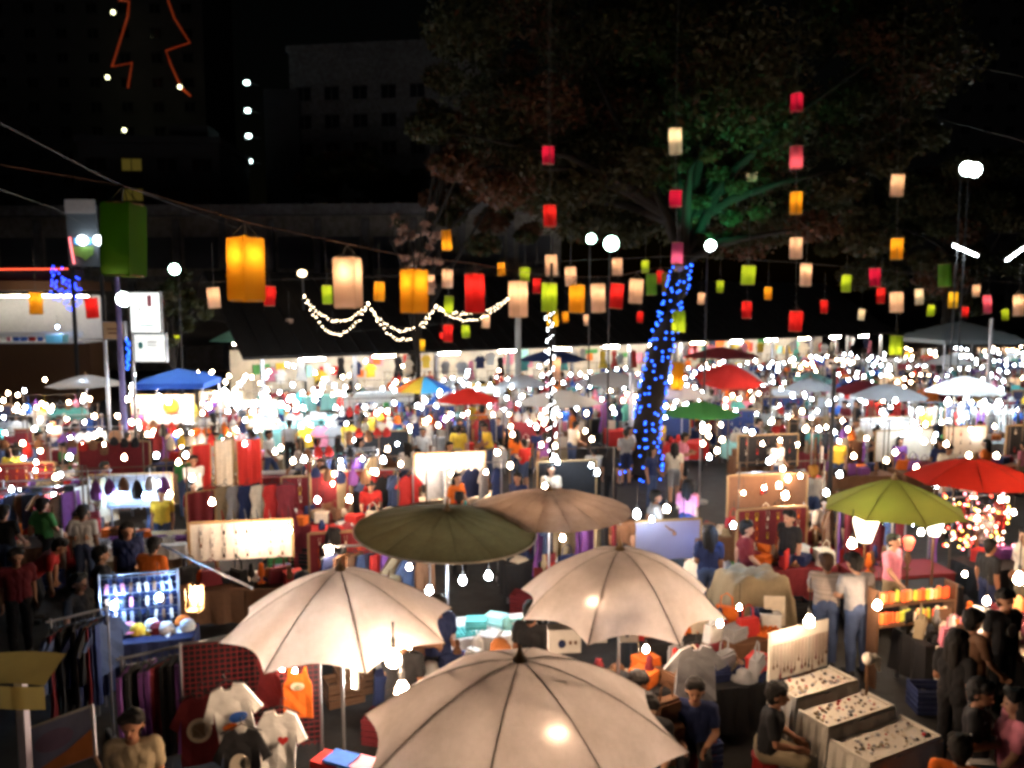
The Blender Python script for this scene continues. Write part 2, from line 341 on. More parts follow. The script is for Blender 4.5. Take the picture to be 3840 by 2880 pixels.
    for a, ra, c_, rc, t in prims:
        a_ = np.array(a); d = np.array(c_) - a_; q = np.clip(((cen - a_) @ d) / max(1e-9, d @ d), 0, 1)
        dist = np.linalg.norm(cen - a_ - q[:, None] * d, axis=1) - (ra + (rc - ra) * q)
        if t in ('eye', 'lip'): dist = dist - .001
        u = dist < best; best[u] = dist[u]; tg[u] = tags.index(t)
    sm = [True] * nf
    me.polygons.foreach_set('use_smooth', sm)
    far = me.copy(); far.name = 'person'; far.materials.clear()
    for m in (M_SKIN[0], cm('white'), cm('denim'), M_HAIR, M_SHOE, M_EYE, M_LIP): far.materials.append(m)
    far.polygons.foreach_set('material_index', tg.tolist())
    body = me; body.name = 'body'; body.materials.clear()
    for m in (M_SKIN[0], M_EYE, M_LIP): body.materials.append(m)
    body.polygons.foreach_set('material_index', [{5: 1, 6: 2}.get(t, 0) for t in tg.tolist()])
    nv = len(me.vertices); co = np.empty(nv * 3); me.vertices.foreach_get('co', co); co = co.reshape(-1, 3)
    no = np.empty(nv * 3); me.vertices.foreach_get('normal', no); no = no.reshape(-1, 3)
    polys = [tuple(p.vertices) for p in me.polygons]; wear = {}
    for t, off, m in (('shirt', .008, cm('white')), ('trousers', .006, cm('denim')), ('hair', .006, M_HAIR), ('shoe', .005, M_SHOE)):
        fi = [i for i in range(nf) if tg[i] == tags.index(t)]; mp = {}; F = []
        for i in fi: F.append(tuple(mp.setdefault(v, len(mp)) for v in polys[i]))
        vi = np.array(list(mp)); cv_ = co[vi]; nv_ = no[vi]
        if t == 'hair': dsp = off + .008 + .007 * np.sin(cv_[:, 0] * 95 + 3 * np.sin(cv_[:, 2] * 40)) * np.sin(cv_[:, 2] * 60 + cv_[:, 1] * 80)
        elif t == 'shoe': dsp = np.full(len(vi), off)
        else: dsp = off + .004 + .006 * np.sin(cv_[:, 2] * 38 + 9 * np.sin(cv_[:, 0] * 9) + cv_[:, 1] * 22) * np.sin(cv_[:, 0] * 17 + cv_[:, 2] * 7 + 1)
        V = (cv_ + nv_ * dsp[:, None]).tolist(); q = bpy.data.meshes.new(t); q.from_pydata(V, [], F); q.materials.append(m)
        q.polygons.foreach_set('use_smooth', [True] * len(F)); wear[t] = q
    CACHE[('person', key)] = (far, body, wear)
SIT = (((.12, -.4, .5), (.13, -.38, .085), 0), ((-.12, -.4, .5), (-.13, -.38, .085), 0))
person_proto('stand')
person_proto('stand_f', female=True, armL=((.14, .05, -1), (-.25, -.8, -.4)), head=(.3, 0))
person_proto('walk', armL=((.1, .45, -1), (.02, 0, -1)), armR=((-.1, -.35, -1), (0, -.9, -.8)), lean=-.0,
             legs=(((.1, -.18, .52), (.1, -.22, .1), 0), ((-.1, .06, .5), (-.1, .36, .16), .5)))
person_proto('walk_f', female=True, shorts=True, armL=((.1, -.35, -1), (.02, -.6, -.8)), armR=((-.1, .35, -1), (0, 0, -1)),
             legs=(((.09, .06, .5), (.09, .34, .16), .5), ((-.09, -.18, .52), (-.09, -.22, .1), 0)))
person_proto('reach', lean=.22, head=(.1, .3), armL=((.1, -.5, -.8), (-.1, -1, -.1)), armR=((-.15, -.2, -1), (.1, -1, -.2)))
person_proto('hold', armL=((.15, .0, -1), (-.45, -.9, .15)), armR=((-.15, 0, -1), (.45, -.9, .15)), head=(-.25, .2), shorts=True)
person_proto('sit', pelvis=.52, lean=.18, armL=((.2, -.35, -.9), (-.5, -.9, -.15)), armR=((-.2, -.35, -.9), (.5, -.9, -.1)), legs=SIT)
person_proto('sit_turn', pelvis=.52, lean=.3, twist=.5, head=(.5, .2), armL=((.2, -.5, -.9), (-.1, -.9, -.5)), armR=((-.1, -.5, -.9), (.2, -.9, -.4)), legs=SIT)
person_proto('bend', pelvis=.84, lean=.85, head=(0, .2), armL=((.1, -.75, -.6), (0, -.7, -.7)), armR=((-.1, -.7, -.7), (0, -.8, -.6)),
             legs=(((.11, -.1, .46), (.11, .04, .085), 0), ((-.11, -.12, .46), (-.11, .06, .085), 0)))
HZ = {k: (1.68 if 'sit' not in k and k != 'bend' else (1.27 if 'sit' in k else 1.4)) for k in ('stand', 'stand_f', 'walk', 'walk_f', 'reach', 'hold', 'sit', 'sit_turn', 'bend')}
POSEW = dict(stand='standing', stand_f='standing', walk='walking', walk_f='walking', reach='reaching forward', hold='holding something', sit='sitting', sit_turn='sitting turned', bend='bending over')
PEOPLE = []
def far_person(p, key, shirt, trousers, rz, sc_=1., skin=0, label=None):
    lb = label or 'person in %s top and %s trousers %s near %s' % (shirt, trousers, POSEW[key], near(p))
    if key == 'walk_f' and not label: lb = 'long haired walker in %s top and %s shorts near %s' % (shirt, trousers, near(p))
    o = tag(obj('person', CACHE[('person', key)][0], None, p, rz, sc_), lb, 'person')
    for i, m in ((0, M_SKIN[skin]), (1, cm(shirt)), (2, cm(trousers))): o.material_slots[i].link = 'OBJECT'; o.material_slots[i].material = m
    PEOPLE.append(Vector(p)); return o
def near_person(p, key, shirt, trousers, rz, label, skin=0, hair=True, sc_=1., shirtmat=None, hairmat=None):
    _, body, wear = CACHE[('person', key)]
    o = tag(obj('person', body, None, p, rz, sc_), label, 'person'); recolor(o, M_SKIN[skin])
    recolor(obj('shirt', wear['shirt'], o), shirtmat or cm(shirt)); recolor(obj('trousers', wear['trousers'], o), cm(trousers))
    recolor(obj('hair', wear['hair'], o), hairmat or M_HAIR); obj('shoes', wear['shoe'], o); PEOPLE.append(Vector(p)); return o

# ================================================================== UMBRELLAS
def gore_mesh(Rr, h, n, pw, sca, nu, nv, m):
    def fn(u, t):
        t = t * .985 + .015; a = (u - .5) * 2 * math.pi / n; ch = math.cos(math.pi / n) / math.cos(a) if True else 1
        q = 1 - (2 * u - 1) ** 2; r = Rr * t * (ch * .6 + .4) * (1 - sca * q * t ** 5)
        z = -h * t ** pw - .02 * q * t * (1 - t) * 2 + .035 * q * t ** 4 * sca * 10
        return (r * math.cos(a), r * math.sin(a), z)
    b = MB(); b.grid(fn, nu, nv); return b.mesh('canopy_panel', m, True)
def umbrella(label, apex, Rr, h, mats, n=8, pw=1.55, sca=.07, rz=0, tilt=(0, 0), detail=2, polem=None, finial=True, name='market_umbrella', rim=None):
    t = thing(name, label, 'umbrella', (apex[0], apex[1], 0), 0)
    top = apex[2]; polem = polem or M_STEEL
    me = cached(('gore', Rr, h, n, pw, sca, detail), lambda: gore_mesh(Rr, h, n, pw, sca, 8 if detail == 2 else 4, 12 if detail == 2 else 6, mats[0]))
    rot = Matrix.Rotation(tilt[0], 4, 'X') @ Matrix.Rotation(tilt[1], 4, 'Y')
    def put(name, me, a):
        o = obj(name, me, t); mt = Matrix.Translation((0, 0, top)) @ rot @ Matrix.Rotation(a, 4, 'Z'); o.matrix_local = mt; return o
    rp = [(Rr * q, 0, -h * q ** pw - .012) for q in (.02, .2, .4, .6, .8, .9, 1.)]
    ribm = cached(('rib', Rr, h, pw, detail, n), lambda: MB().path(rp, .010 if n == 8 else .006, 5).path([(x_, 0, z_ + .017) for x_, _, z_ in rp], (.0024 if n == 8 else .001) if detail == 2 else .003, 4).mesh('rib', M_RIBSHADE))  # thin upper tube stands in for the rib's shadow on the cloth
    q = .45; stm_ = cached(('strut', Rr, h, pw), lambda: MB().tube((.05, 0, -h * 1.1 - .05), (Rr * q, 0, -h * q ** pw - .02), .013, None, 5).mesh('strut', M_RIBSHADE))
    for k in range(n):
        a = rz + 2 * math.pi * k / n
        recolor(put('canopy_panel', me, a), mats[k % len(mats)])
        if detail >= 1: put('rib', ribm, a + math.pi / n)
        if detail == 2: put('strut', stm_, a + math.pi / n)
    if rim:
        b = MB(); b.path([(Rr * 1.0 * math.cos(2 * math.pi * k / 48), Rr * math.sin(2 * math.pi * k / 48), -h) for k in range(49)], .014, 5); put('rim', b.mesh('rim', rim), 0)
    if finial: put('finial', cached('finial', lambda: MB().lathe([(.05, -.02), (.06, .01), (.03, .05), (.015, .10), (.008, .12)], 10).mesh('finial', M_BAMBOO)), 0)
    pl = cached(('upole', round(top, 2), polem.name), lambda: MB().tube((0, 0, 0), (0, 0, top), .02, .017, 8).mesh('pole', polem)); obj('pole', pl, t)
    b_ = cached('ubase', lambda: MB().lathe([(.25, 0), (.25, .06), (.06, .1), (.04, .3)], 12).mesh('base', M_CONC)); obj('base', b_, t)
    if detail == 2: put('slider', cached(('sl', h), lambda: MB().lathe([(.035, -h * 1.1 - .1), (.04, -h * 1.1 - .05), (.03, -h * 1.1)], 8).mesh('slider', M_WOOD)), 0)
    return t
C_BEIGE = mat('canvas_beige', (.80, .71, .68), .9, .07, 30, .15, trans=.5, stain=.2)
C_BEIGE2 = mat('canvas_cream', (.79, .71, .68), .9, .07, 30, .15, trans=.5, stain=.2)
C_OLIVE = mat('canvas_olive', (.17, .13, .055), .9, .2, 4, .15, trans=.25, stain=.35)
C_BROWN = mat('canvas_brown', (.44, .32, .25), .9, .2, 4, .15, trans=.5, stain=.35)
C_SILV = mat('canvas_silver', (.45, .47, .50), .5, .1, 5, .1, trans=.3)
C_SILV2 = mat('canvas_pale', (.62, .6, .57), .7, .1, 5, .1, trans=.35)
def cu(c, t=.4): return mat('canvas_' + c + str(t), CLOTH[c], .8, .15, 5, .1, trans=t)
def canopy_pt(apex, Rr, h, pw, r, phi, gap): return Vector((apex[0] + r * Rr * math.cos(phi), apex[1] + r * Rr * math.sin(phi), apex[2] - h * r ** pw - gap))
U1 = P(1950, 2475, 2.6); U2 = P(1275, 2135, 2.6); U3 = P(2325, 2060, 2.6); U4 = P(1675, 1912, 2.6); U5 = P(2060, 1835, 2.6)
umbrella('large cream parasol with a bulb glowing through it, over dark stall front', U1, 1.36, .62, [C_BEIGE], 8, 1.7, .12, R(10), finial=True)
umbrella('pinkish beige parasol over the hanging printed shirts', U2, 1.27, .62, [C_BEIGE], 8, 1.5, .13, R(0))
umbrella('domed cream parasol over the printed boxes and seated vendors', U3, 1.25, .66, [C_BEIGE2], 8, 1.9, .15, R(0))
umbrella('flat dark olive paper parasol with a pale rim', U4, 1.27, .30, [C_OLIVE], 16, 1.25, .0, 0, (R(2), R(3)), rim=mat('rim_pale', (.6, .52, .4)))
umbrella('flat brown paper parasol lit from beneath', U5, 1.27, .32, [C_BROWN], 16, 1.35, .0, 0)
UG = P(3355, 1795, 2.5); UR = P(3655, 1720, 2.5)
umbrella('olive green parasol above the lamp stall', UG, 1.16, .52, [mat('canvas_green', (.2, .21, .04), .8, .12, 5, .1, trans=.4)], 8, 1.25, .05, R(22), detail=1)
umbrella('bright red parasol beside the olive green one', UR, 1.22, .40, [mat('canvas_red', (.55, .035, .02), .8, .12, 5, .1, trans=.45)], 8, 1.6, .03, 0, detail=1)
MIDB = []
def mid(label, px, py, wpx, mats, Rr=1.2, h=.42, top=2.45, **k):
    y = min(P(px, py, 2.8).y, 42) if py > 1200 else 42; p = D(px, py, y); k.setdefault('detail', 0); q = wpx / 2 * y / FPX; MIDB.append(p - Vector((0, .2, .75))); h = round(h * q / Rr * 1.15, 3); Rr = round(q, 3)
    return umbrella(label, (p.x, p.y, p.z), Rr, h, mats, 8, k.pop('pw', 1.4), .04, k.pop('rz', .2), **k)
mid('rainbow parasol in yellow, blue and orange', 1590, 1412, 225, [cu('blue'), cu('blue'), cu('sky'), cu('yellow'), cu('orange'), cu('yellow'), cu('sky'), cu('blue')], rz=R(22), h=.5)
mid('glowing red parasol over the clothes rack', 1755, 1455, 245, [cu('red', .55)], h=.42)
mid('dark blue parasol before the bright shed', 2075, 1310, 270, [cu('navy')], 1.35, h=.35)
mid('silver parasol left of the white lit thin post', 1960, 1405, 200, [C_SILV], h=.42)
mid('wide silver parasol above the packed clothes aisle', 2290, 1390, 280, [C_SILV], 1.35, h=.42)
mid('broad beige parasol beside the thin lit post', 2100, 1462, 330, [C_SILV2], 1.4, h=.36)
mid('maroon parasol close to the shed front', 2710, 1302, 285, [cu('maroon', .3)], 1.35, h=.3)
mid('grey parasol tipped to show its red underside', 2740, 1365, 262, [cu('red', .35), cu('red', .35), C_SILV, C_SILV, C_SILV, C_SILV, cu('red', .35), cu('red', .35)], rz=R(-90), h=.5, tilt=(R(14), 0))
mid('dark green parasol right of the blue lit trunk', 2630, 1505, 300, [cu('green', .3)], 1.3, h=.38)
mid('grey parasol in front of a dark red one', 3335, 1438, 285, [C_SILV], 1.3, h=.42)
mid('dark red parasol half hidden behind a grey one', 3240, 1425, 240, [cu('maroon', .4)], 1.2, h=.4)
mid('pale silver parasol above the white clothes stall', 3620, 1410, 290, [C_SILV2], 1.3, h=.48)
mid('small silver parasol beside the turquoise awning', 3040, 1415, 190, [C_SILV], 1.2, h=.5)
mid('silver parasol between the blue canopy and the kiosk', 320, 1405, 280, [C_SILV], 1.4, h=.35)
mid('white parasol at the turquoise tables', 1010, 1300, 160, [C_SILV2], 1.2, h=.4)
mid('grey green parasol behind the lit signs', 880, 1235, 190, [mat('canvas_sea', (.12, .3, .25), .7, .15, 4, trans=.3)], 1.5, h=.6)
mid('pale parasol by the right edge pavilion', 3560, 1330, 180, [C_SILV2], 1.2, h=.4)
mid('pale beige parasol between blue lit trunk and dark green parasol', 2560, 1445, 230, [C_SILV2], 1.2, h=.4)

# ================================================================== BULBS
def bulb_parts():
    gm = {k: MB().lathe([(.014, .055), (.02, .035), (.038, .005), (.045, -.022), (.036, -.05), (.015, -.064)], 9).mesh('glass_bulb', m, True) for k, m in dict(w=BULB_W, c=BULB_C, b=BULB_B, g=BULB_G).items()}
    return gm, MB().lathe([(.016, .05), (.018, .11), (.008, .13)], 8).mesh('socket', M_SOCK)
BG, BS = bulb_parts()
def bulb(p, kind, label=None, cord=.5, s=1.):
    t = thing('light_bulb', label or {'w': 'bare warm bulb hanging near %s', 'c': 'bare white bulb hanging near %s', 'b': 'bluish white bulb near %s', 'g': 'greenish bulb near %s'}[kind] % near(p), 'light bulb', p)
    if s != 1: t.scale = (s,) * 3
    obj('glass_bulb', BG[kind], t); obj('socket', BS, t)
    if cord: obj('cord', cached(('cord', round(cord, 1)), lambda: MB().tube((0, 0, .12), (0, 0, .12 + max(.1, round(cord, 1))), .006, None, 4).mesh('cord', M_CORD)), t)
    return t

for q_ in MIDB: bulb(q_, 'w' if q_.x < 6 else 'c', 'bulb hung under a parasol near %s' % near(q_), .3, .65)  # bulbs added under the mid parasols to light their cloth
# ================================================================== GOODS AND GARMENTS
def tee_outline(s=1., sleeve=.17, ln=.68, wd=.25):
    return [(-.07 * s, 0), (-.19 * s, -.04 * s), (-(.23 + sleeve * .9) * s, -.26 * s), (-(.17 + sleeve * .55) * s, -.32 * s), (-wd * .9 * s, -.2 * s), (-wd * s, -ln * s),
            (wd * s, -ln * s), (wd * .9 * s, -.2 * s), ((.17 + sleeve * .55) * s, -.32 * s), ((.23 + sleeve * .9) * s, -.26 * s), (.19 * s, -.04 * s), (.07 * s, 0), (.035 * s, -.06 * s), (-.035 * s, -.06 * s)]
TANK = [(-.10, 0), (-.13, 0), (-.15, -.18), (-.2, -.26), (-.21, -.78), (.21, -.78), (.2, -.26), (.15, -.18), (.13, 0), (.10, 0), (.06, -.12), (-.06, -.12)]
DRESS = [(-.06, 0), (-.16, -.02), (-.2, -.2), (-.15, -.4), (-.28, -1.05), (.28, -1.05), (.15, -.4), (.2, -.2), (.16, -.02), (.06, 0)]
PANTS = [(-.18, 0), (-.2, -.3), (-.2, -1.0), (-.06, -1.0), (0, -.35), (.06, -1.0), (.2, -1.0), (.2, -.3), (.18, 0)]
def garment_mesh(out, th, m, name):
    b = MB(); b.prism(out, -th, th); me = b.mesh(name, m)
    bm = bmesh.new(); bm.from_mesh(me); bmesh.ops.triangulate(bm, faces=[f for f in bm.faces if len(f.verts) > 4]); 
    bmesh.ops.subdivide_edges(bm, edges=bm.edges[:], cuts=3, use_grid_fill=True)
    rr = random.Random(hash(name) % 999 if False else len(name))
    for v in bm.verts:
        k = math.sin(v.co.x * 34 + v.co.z * 3) * .012 + math.sin(v.co.x * 17 + 1) * .014 + math.sin(v.co.x * 21 - v.co.z * 26) * .009; low = min(1, max(.15, -v.co.z * 1.6)); v.co.y += k * low
    bm.to_mesh(me); bm.free(); return me
GARM = {'hanging_shirt': garment_mesh(tee_outline(), .022, cm('white'), 'hanging_shirt'), 'hanging_dress': garment_mesh(DRESS, .022, cm('white'), 'hanging_dress'),
        'hanging_trousers': garment_mesh(PANTS, .02, cm('denim'), 'hanging_trousers'), 'printed_shirt': garment_mesh([(-.06, 0), (-.16, -.03), (-.29, -.30), (-.2, -.35), (-.17, -.2), (-.185, -.72), (.185, -.72), (.17, -.2), (.2, -.35), (.29, -.30), (.16, -.03), (.06, 0), (.03, -.05), (-.03, -.05)], .02, cm('white'), 'printed_shirt'),
        'tank_top': garment_mesh(TANK, .018, cm('orange'), 'tank_top')}
HANG = MB().path([(-.2, 0, -.03), (0, 0, .06), (.2, 0, -.03)], .008, 4).path([(0, 0, .06), (0, 0, .12), (.03, 0, .15), (.06, 0, .12)], .006, 4).mesh('hanger', M_DARK)
def goods_meshes():
    g = {}
    b = MB(); b.box(0, 0, .13, .36, .13, .26, 0, .82); b.path([(-.09, 0, .25), (-.08, 0, .4), (0, 0, .46), (.08, 0, .4), (.09, 0, .25)], .012, 5); b.box(0, -.07, .17, .3, .02, .12); g['handbag'] = b.mesh('handbag', cm('red'))
    b = MB(); b.lathe([(.02, .0), (.17, .005), (.175, .02), (.1, .03), (.09, .1), (.05, .13), (.01, .135)], 12); g['sun_hat'] = b.mesh('sun_hat', cm('cream'), True)
    b = MB(); [b.box(rnd.uniform(-.01, .01), rnd.uniform(-.01, .01), .02 + k * .036, .3, .24, .03, rnd.uniform(-.06, .06)) for k in range(5)]; g['folded_clothes'] = b.mesh('folded_clothes', cm('white'))
    b = MB(); b.lathe([(.06, 0), (.075, .04), (.07, .13), (.045, .17), (.05, .2), (.02, .21)], 10); g['jar'] = b.mesh('jar', cm('orange'), True)
    b = MB(); b.box(0, 0, .1, .28, .2, .2); b.box(0, 0, .207, .3, .22, .02); g['gift_box'] = b.mesh('gift_box', cm('cream'))
    b = MB(); b.box(0, 0, .015, .4, .28, .03); [b.box(-.15 + .06 * i, -.1 + .065 * j, .045, .035, .04, .03, i) for i in range(6) for j in range(4)]; g['trinket_tray'] = b.mesh('trinket_tray', cm('white'))
    b = MB(); b.lathe([(.07, 0), (.07, .015), (.02, .04), (.02, .1), (.055, .13), (.06, .2), (.035, .27), (.04, .3), (.035, .34), (.01, .36)], 9); g['carved_figure'] = b.mesh('carved_figure', M_WOOD, True)
    b = MB(); b.box(0, 0, .16, .26, .03, .32); b.box(0, -.018, .16, .2, .01, .25); b.box(0, .06, .1, .05, .12, .2); g['framed_picture'] = b.mesh('framed_picture', cm('brown'))
    return g
GOODS = goods_meshes()
GW = {'handbag': 'handbag', 'sun_hat': 'sun hat', 'folded_clothes': 'pile of folded clothes', 'jar': 'lidded jar', 'gift_box': 'gift box', 'trinket_tray': 'tray of trinkets', 'carved_figure': 'carved figure', 'framed_picture': 'framed picture'}
COUNT = {}; LIMIT = [190]
def good(kind, col, p, rz, label=None):
    COUNT[kind] = COUNT.get(kind, 0) + 1
    if COUNT[kind] > LIMIT[0]: COUNT[kind] -= 1; return
    return tag(recolor(obj(kind, GOODS[kind], None, p, rz), cm(col)), label or '%s %s on a table near %s' % (col, GW[kind], near(p)), GW[kind].split()[-1] if kind != 'folded_clothes' else 'clothes')
HB = MB().lathe([(.02, -.42), (.1, -.4), (.12, -.3), (.07, -.2), (.03, -.16)], 7).tube((0, 0, -.17), (0, 0, 0), .006, None, 4).mesh('hanging_bag', cm('red'))
def hang_bag(p, col, rz):
    COUNT['hb'] = COUNT.get('hb', 0) + 1
    if COUNT['hb'] <= 290: tag(recolor(obj('hanging_bag', HB, None, p, rz, (1, .6, rnd.uniform(.8, 1.6))), cm(col)), '%s cloth bag hung from a bamboo frame near %s' % (col, near(p)), 'bag')
def garment(kind, col, p, rz, label=None, m=None):
    COUNT[kind] = COUNT.get(kind, 0) + 1
    if COUNT[kind] > LIMIT[0]: COUNT[kind] -= 1; return
    o = tag(recolor(obj(kind, GARM[kind], None, p, rz), m or cm(col)), label or '%s %s on a rail near %s' % (col, kind.replace('_', ' '), near(p)), 'garment'); obj('hanger', HANG, o); return o

def cloth_table(sx, sy, h, col, drop):
    b = MB(); b.box(0, 0, h - .015, sx, sy, .03); n = 56
    per = 2 * (sx + sy); pts = []
    for k in range(n):
        s = per * k / n
        if s < sx: q = (-sx / 2 + s, -sy / 2, 0, -1)
        elif s < sx + sy: q = (sx / 2, -sy / 2 + s - sx, 1, 0)
        elif s < 2 * sx + sy: q = (sx / 2 - (s - sx - sy), sy / 2, 0, 1)
        else: q = (-sx / 2, sy / 2 - (s - 2 * sx - sy), -1, 0)
        pts.append(q)
    vs = []
    for zz, fl in ((h + .004, .0), (h - .02, .01), (h - drop * .5, .02), (h - drop, .04)):
        for k, (x, y, nx, ny) in enumerate(pts): wv = fl * (.6 + .9 * math.sin(k * 1.9) + .5 * math.sin(k * .83)); vs.append((x + nx * (.006 + wv), y + ny * (.006 + wv), zz))
    fs = [(i * n + k, i * n + (k + 1) % n, (i + 1) * n + (k + 1) % n, (i + 1) * n + k) for i in range(3) for k in range(n)] + [tuple(range(n))]
    c = MB(); c.add(vs, fs); return b, c
LEG = MB().box(0, 0, .36, .04, .04, .72).mesh('leg', M_STEEL)
def table(p, rz, col, label, sx=1.8, sy=.8, h=.75, drop=.55, mm=None):
    t = thing('market_table', label, 'table', (p[0], p[1], 0), rz)
    key = ('tbl', sx, sy, h, drop)
    if key not in CACHE:
        b, c = cloth_table(sx, sy, h, col, drop); CACHE[key] = (b.mesh('table_top', M_WOOD), c.mesh('tablecloth', cm('white'), False))
    tp, clm = CACHE[key]; obj('table_top', tp, t); recolor(obj('tablecloth', clm, t), mm or cm(col))
    for x in (-1, 1):
        for y in (-1, 1): obj('leg', LEG, t, (x * (sx / 2 - .06), y * (sy / 2 - .06), 0), 0, (1, 1, h / .75))
    return t
RACK_P = MB().tube((0, 0, 0), (0, 0, 1.75), .018, None, 6).mesh('post', M_STEEL)
RACK_F = MB().box(0, 0, .03, .05, .5, .05).mesh('foot', M_STEEL)
def rack(p, rz, n, cols, kinds, label, wd=1.7, glabel=None):
    t = thing('clothes_rack', label, 'clothes rack', (p[0], p[1], 0), rz)
    for x in (-wd / 2, wd / 2): obj('post', RACK_P, t, (x, 0, 0)); obj('foot', RACK_F, t, (x, 0, 0))
    obj('rail', cached(('rail', wd), lambda: MB().tube((-wd / 2 - .05, 0, 1.72), (wd / 2 + .05, 0, 1.72), .016, None, 6).mesh('rail', M_STEEL)), t)
    for k in range(n):
        x = -wd / 2 + wd * (k + .5) / n; o = Vector((math.cos(rz) * x, math.sin(rz) * x, 0)); kd = rnd.choice(kinds); c = rnd.choice(cols)
        flat = n <= 4
        garment(kd, c, Vector((p[0], p[1], 1.58)) + o, rz + (rnd.uniform(-.15, .15) if flat else R(48) + rnd.uniform(-.35, .35)), glabel and glabel % c)
    return t
FRAME_POST = MB().tube((0, 0, 0), (0, 0, 2.15), .02, .017, 6).mesh('post', M_POLE)
def light_frame(p, rz, wd, label):
    t = thing('bamboo_arch', label, 'frame', (p[0], p[1], 0), rz)
    for x in (-wd / 2, wd / 2): obj('post', FRAME_POST, t, (x, 0, 0))
    obj('beam', cached(('beam', round(wd, 1)), lambda: MB().tube((-wd / 2 - .1, 0, 2.13), (wd / 2 + .1, 0, 2.13), .013, None, 6).mesh('beam', M_POLE)), t); return t
def board(p, rz, wd, z0, ht, col, label, items=0, mm=None, tilt=0, itemc=('brown', 'black', 'red', 'cream')):
    t = thing('display_board', label, 'display board', (p[0], p[1], 0), rz)
    o = obj('panel', cached(('panel', wd, ht), lambda: MB().box(0, 0, ht / 2, wd, .03, ht).mesh('panel', cm('white'))), t, (0, 0, z0), (tilt, 0, 0)); recolor(o, mm or cm(col))
    fm = cached(('frame', wd, ht), lambda: MB().box(-wd / 2 - .02, 0, ht / 2, .04, .05, ht + .04).box(wd / 2 + .02, 0, ht / 2, .04, .05, ht + .04).box(0, 0, ht + .02, wd, .05, .04).mesh('frame', M_BAMBOO)); obj('frame', fm, t, (0, 0, z0), (tilt, 0, 0))
    for x in (-wd / 2 + .05, wd / 2 - .05): obj('leg', cached(('bl', round(z0, 2)), lambda: MB().box(0, .04, z0 / 2, .04, .04, z0).mesh('leg', M_WOOD)), t, (x, 0, 0))
    if items:
        pm_ = cached('pendant', lambda: MB().path([(-.02, 0, .09), (-.022, 0, .02), (0, 0, -.01), (.022, 0, .02), (.02, 0, .09)], .004, 4).box(0, 0, -.03, .03, .015, .05).mesh('pendant', cm('brown')))
        nx = max(2, int(math.sqrt(items * wd / ht))); ny = max(1, items // nx)
        for i in range(nx):
            for j in range(ny):
                recolor(obj('pendant', pm_, o, ((-.5 + (i + .5) / nx) * wd * .92 + rnd.uniform(-.01, .01), -.025, ht * (j + .5) / ny * .95 + rnd.uniform(-.01, .01)), 0, rnd.uniform(.8, 1.3)), cm(rnd.choice(itemc)))
    return t

# ================================================================== RANDOM MARKET ROWS
def seg_front(p): return (Vector((p[0], p[1], 0)) - A).dot(SN)          # metres in front of the shed line
BLOCK = [(P(2400, 1780, 0), 2.2), (P(2400, 1860, 0), 2.5), (P(2380, 1960, 0), 2.1), (P(1680, 1940, 0), 2.4), (P(1680, 1850, 0), 1.5), (P(3600, 1760, 0), 2.5), (P(3430, 1730, 0), 2.2), (P(590, 1690, 0), 2.0), (P(590, 1760, 0), 1.8), (P(590, 1640, 0), 1.8), (P(1150, 1720, 0), 2.0), (P(900, 1760, 0), 2.0), (P(2230, 1830, 0), 2.2), (P(460, 1800, 0), 1.0), (P(560, 2010, 0), 2.0), (P(920, 2090, 0), 2.0), (P(3600, 1640, 0), 2.6), (P(1250, 1640, 0), 2.4), (P(1050, 1900, 0), 1.6),
         (P(3350, 2050, 0), 2.5), (P(3650, 1950, 0), 2.5), (P(2790, 2370, 0), 1.4), (P(2500, 2160, 0), 1.3)]
def blocked(x, y): return any((Vector((x, y)) - b_[0].xy).length < b_[1] for b_ in BLOCK)
TCD = ['maroon', 'brown', 'black', 'red', 'navy', 'brown', 'khaki', 'cream', 'white']; GCD = ['black', 'navy', 'brown', 'maroon', 'red', 'khaki', 'grey', 'purple', 'white', 'orange', 'black', 'denim']
TC = ['white'] * 4 + ['black', 'brown'] + ['cream', 'red', 'navy', 'aqua', 'maroon', 'grey', 'brown']
GC = ['white', 'white', 'white', 'cream', 'red', 'orange', 'yellow', 'teal', 'blue', 'pink', 'brown', 'black', 'navy', 'purple', 'grey', 'maroon']
SHC = ['white', 'white', 'grey', 'black', 'black', 'navy', 'red', 'blue', 'green', 'pink', 'orange', 'cream', 'maroon', 'purple', 'teal', 'yellow']
nst = 0; FARB = {'c': [], 'w': []}
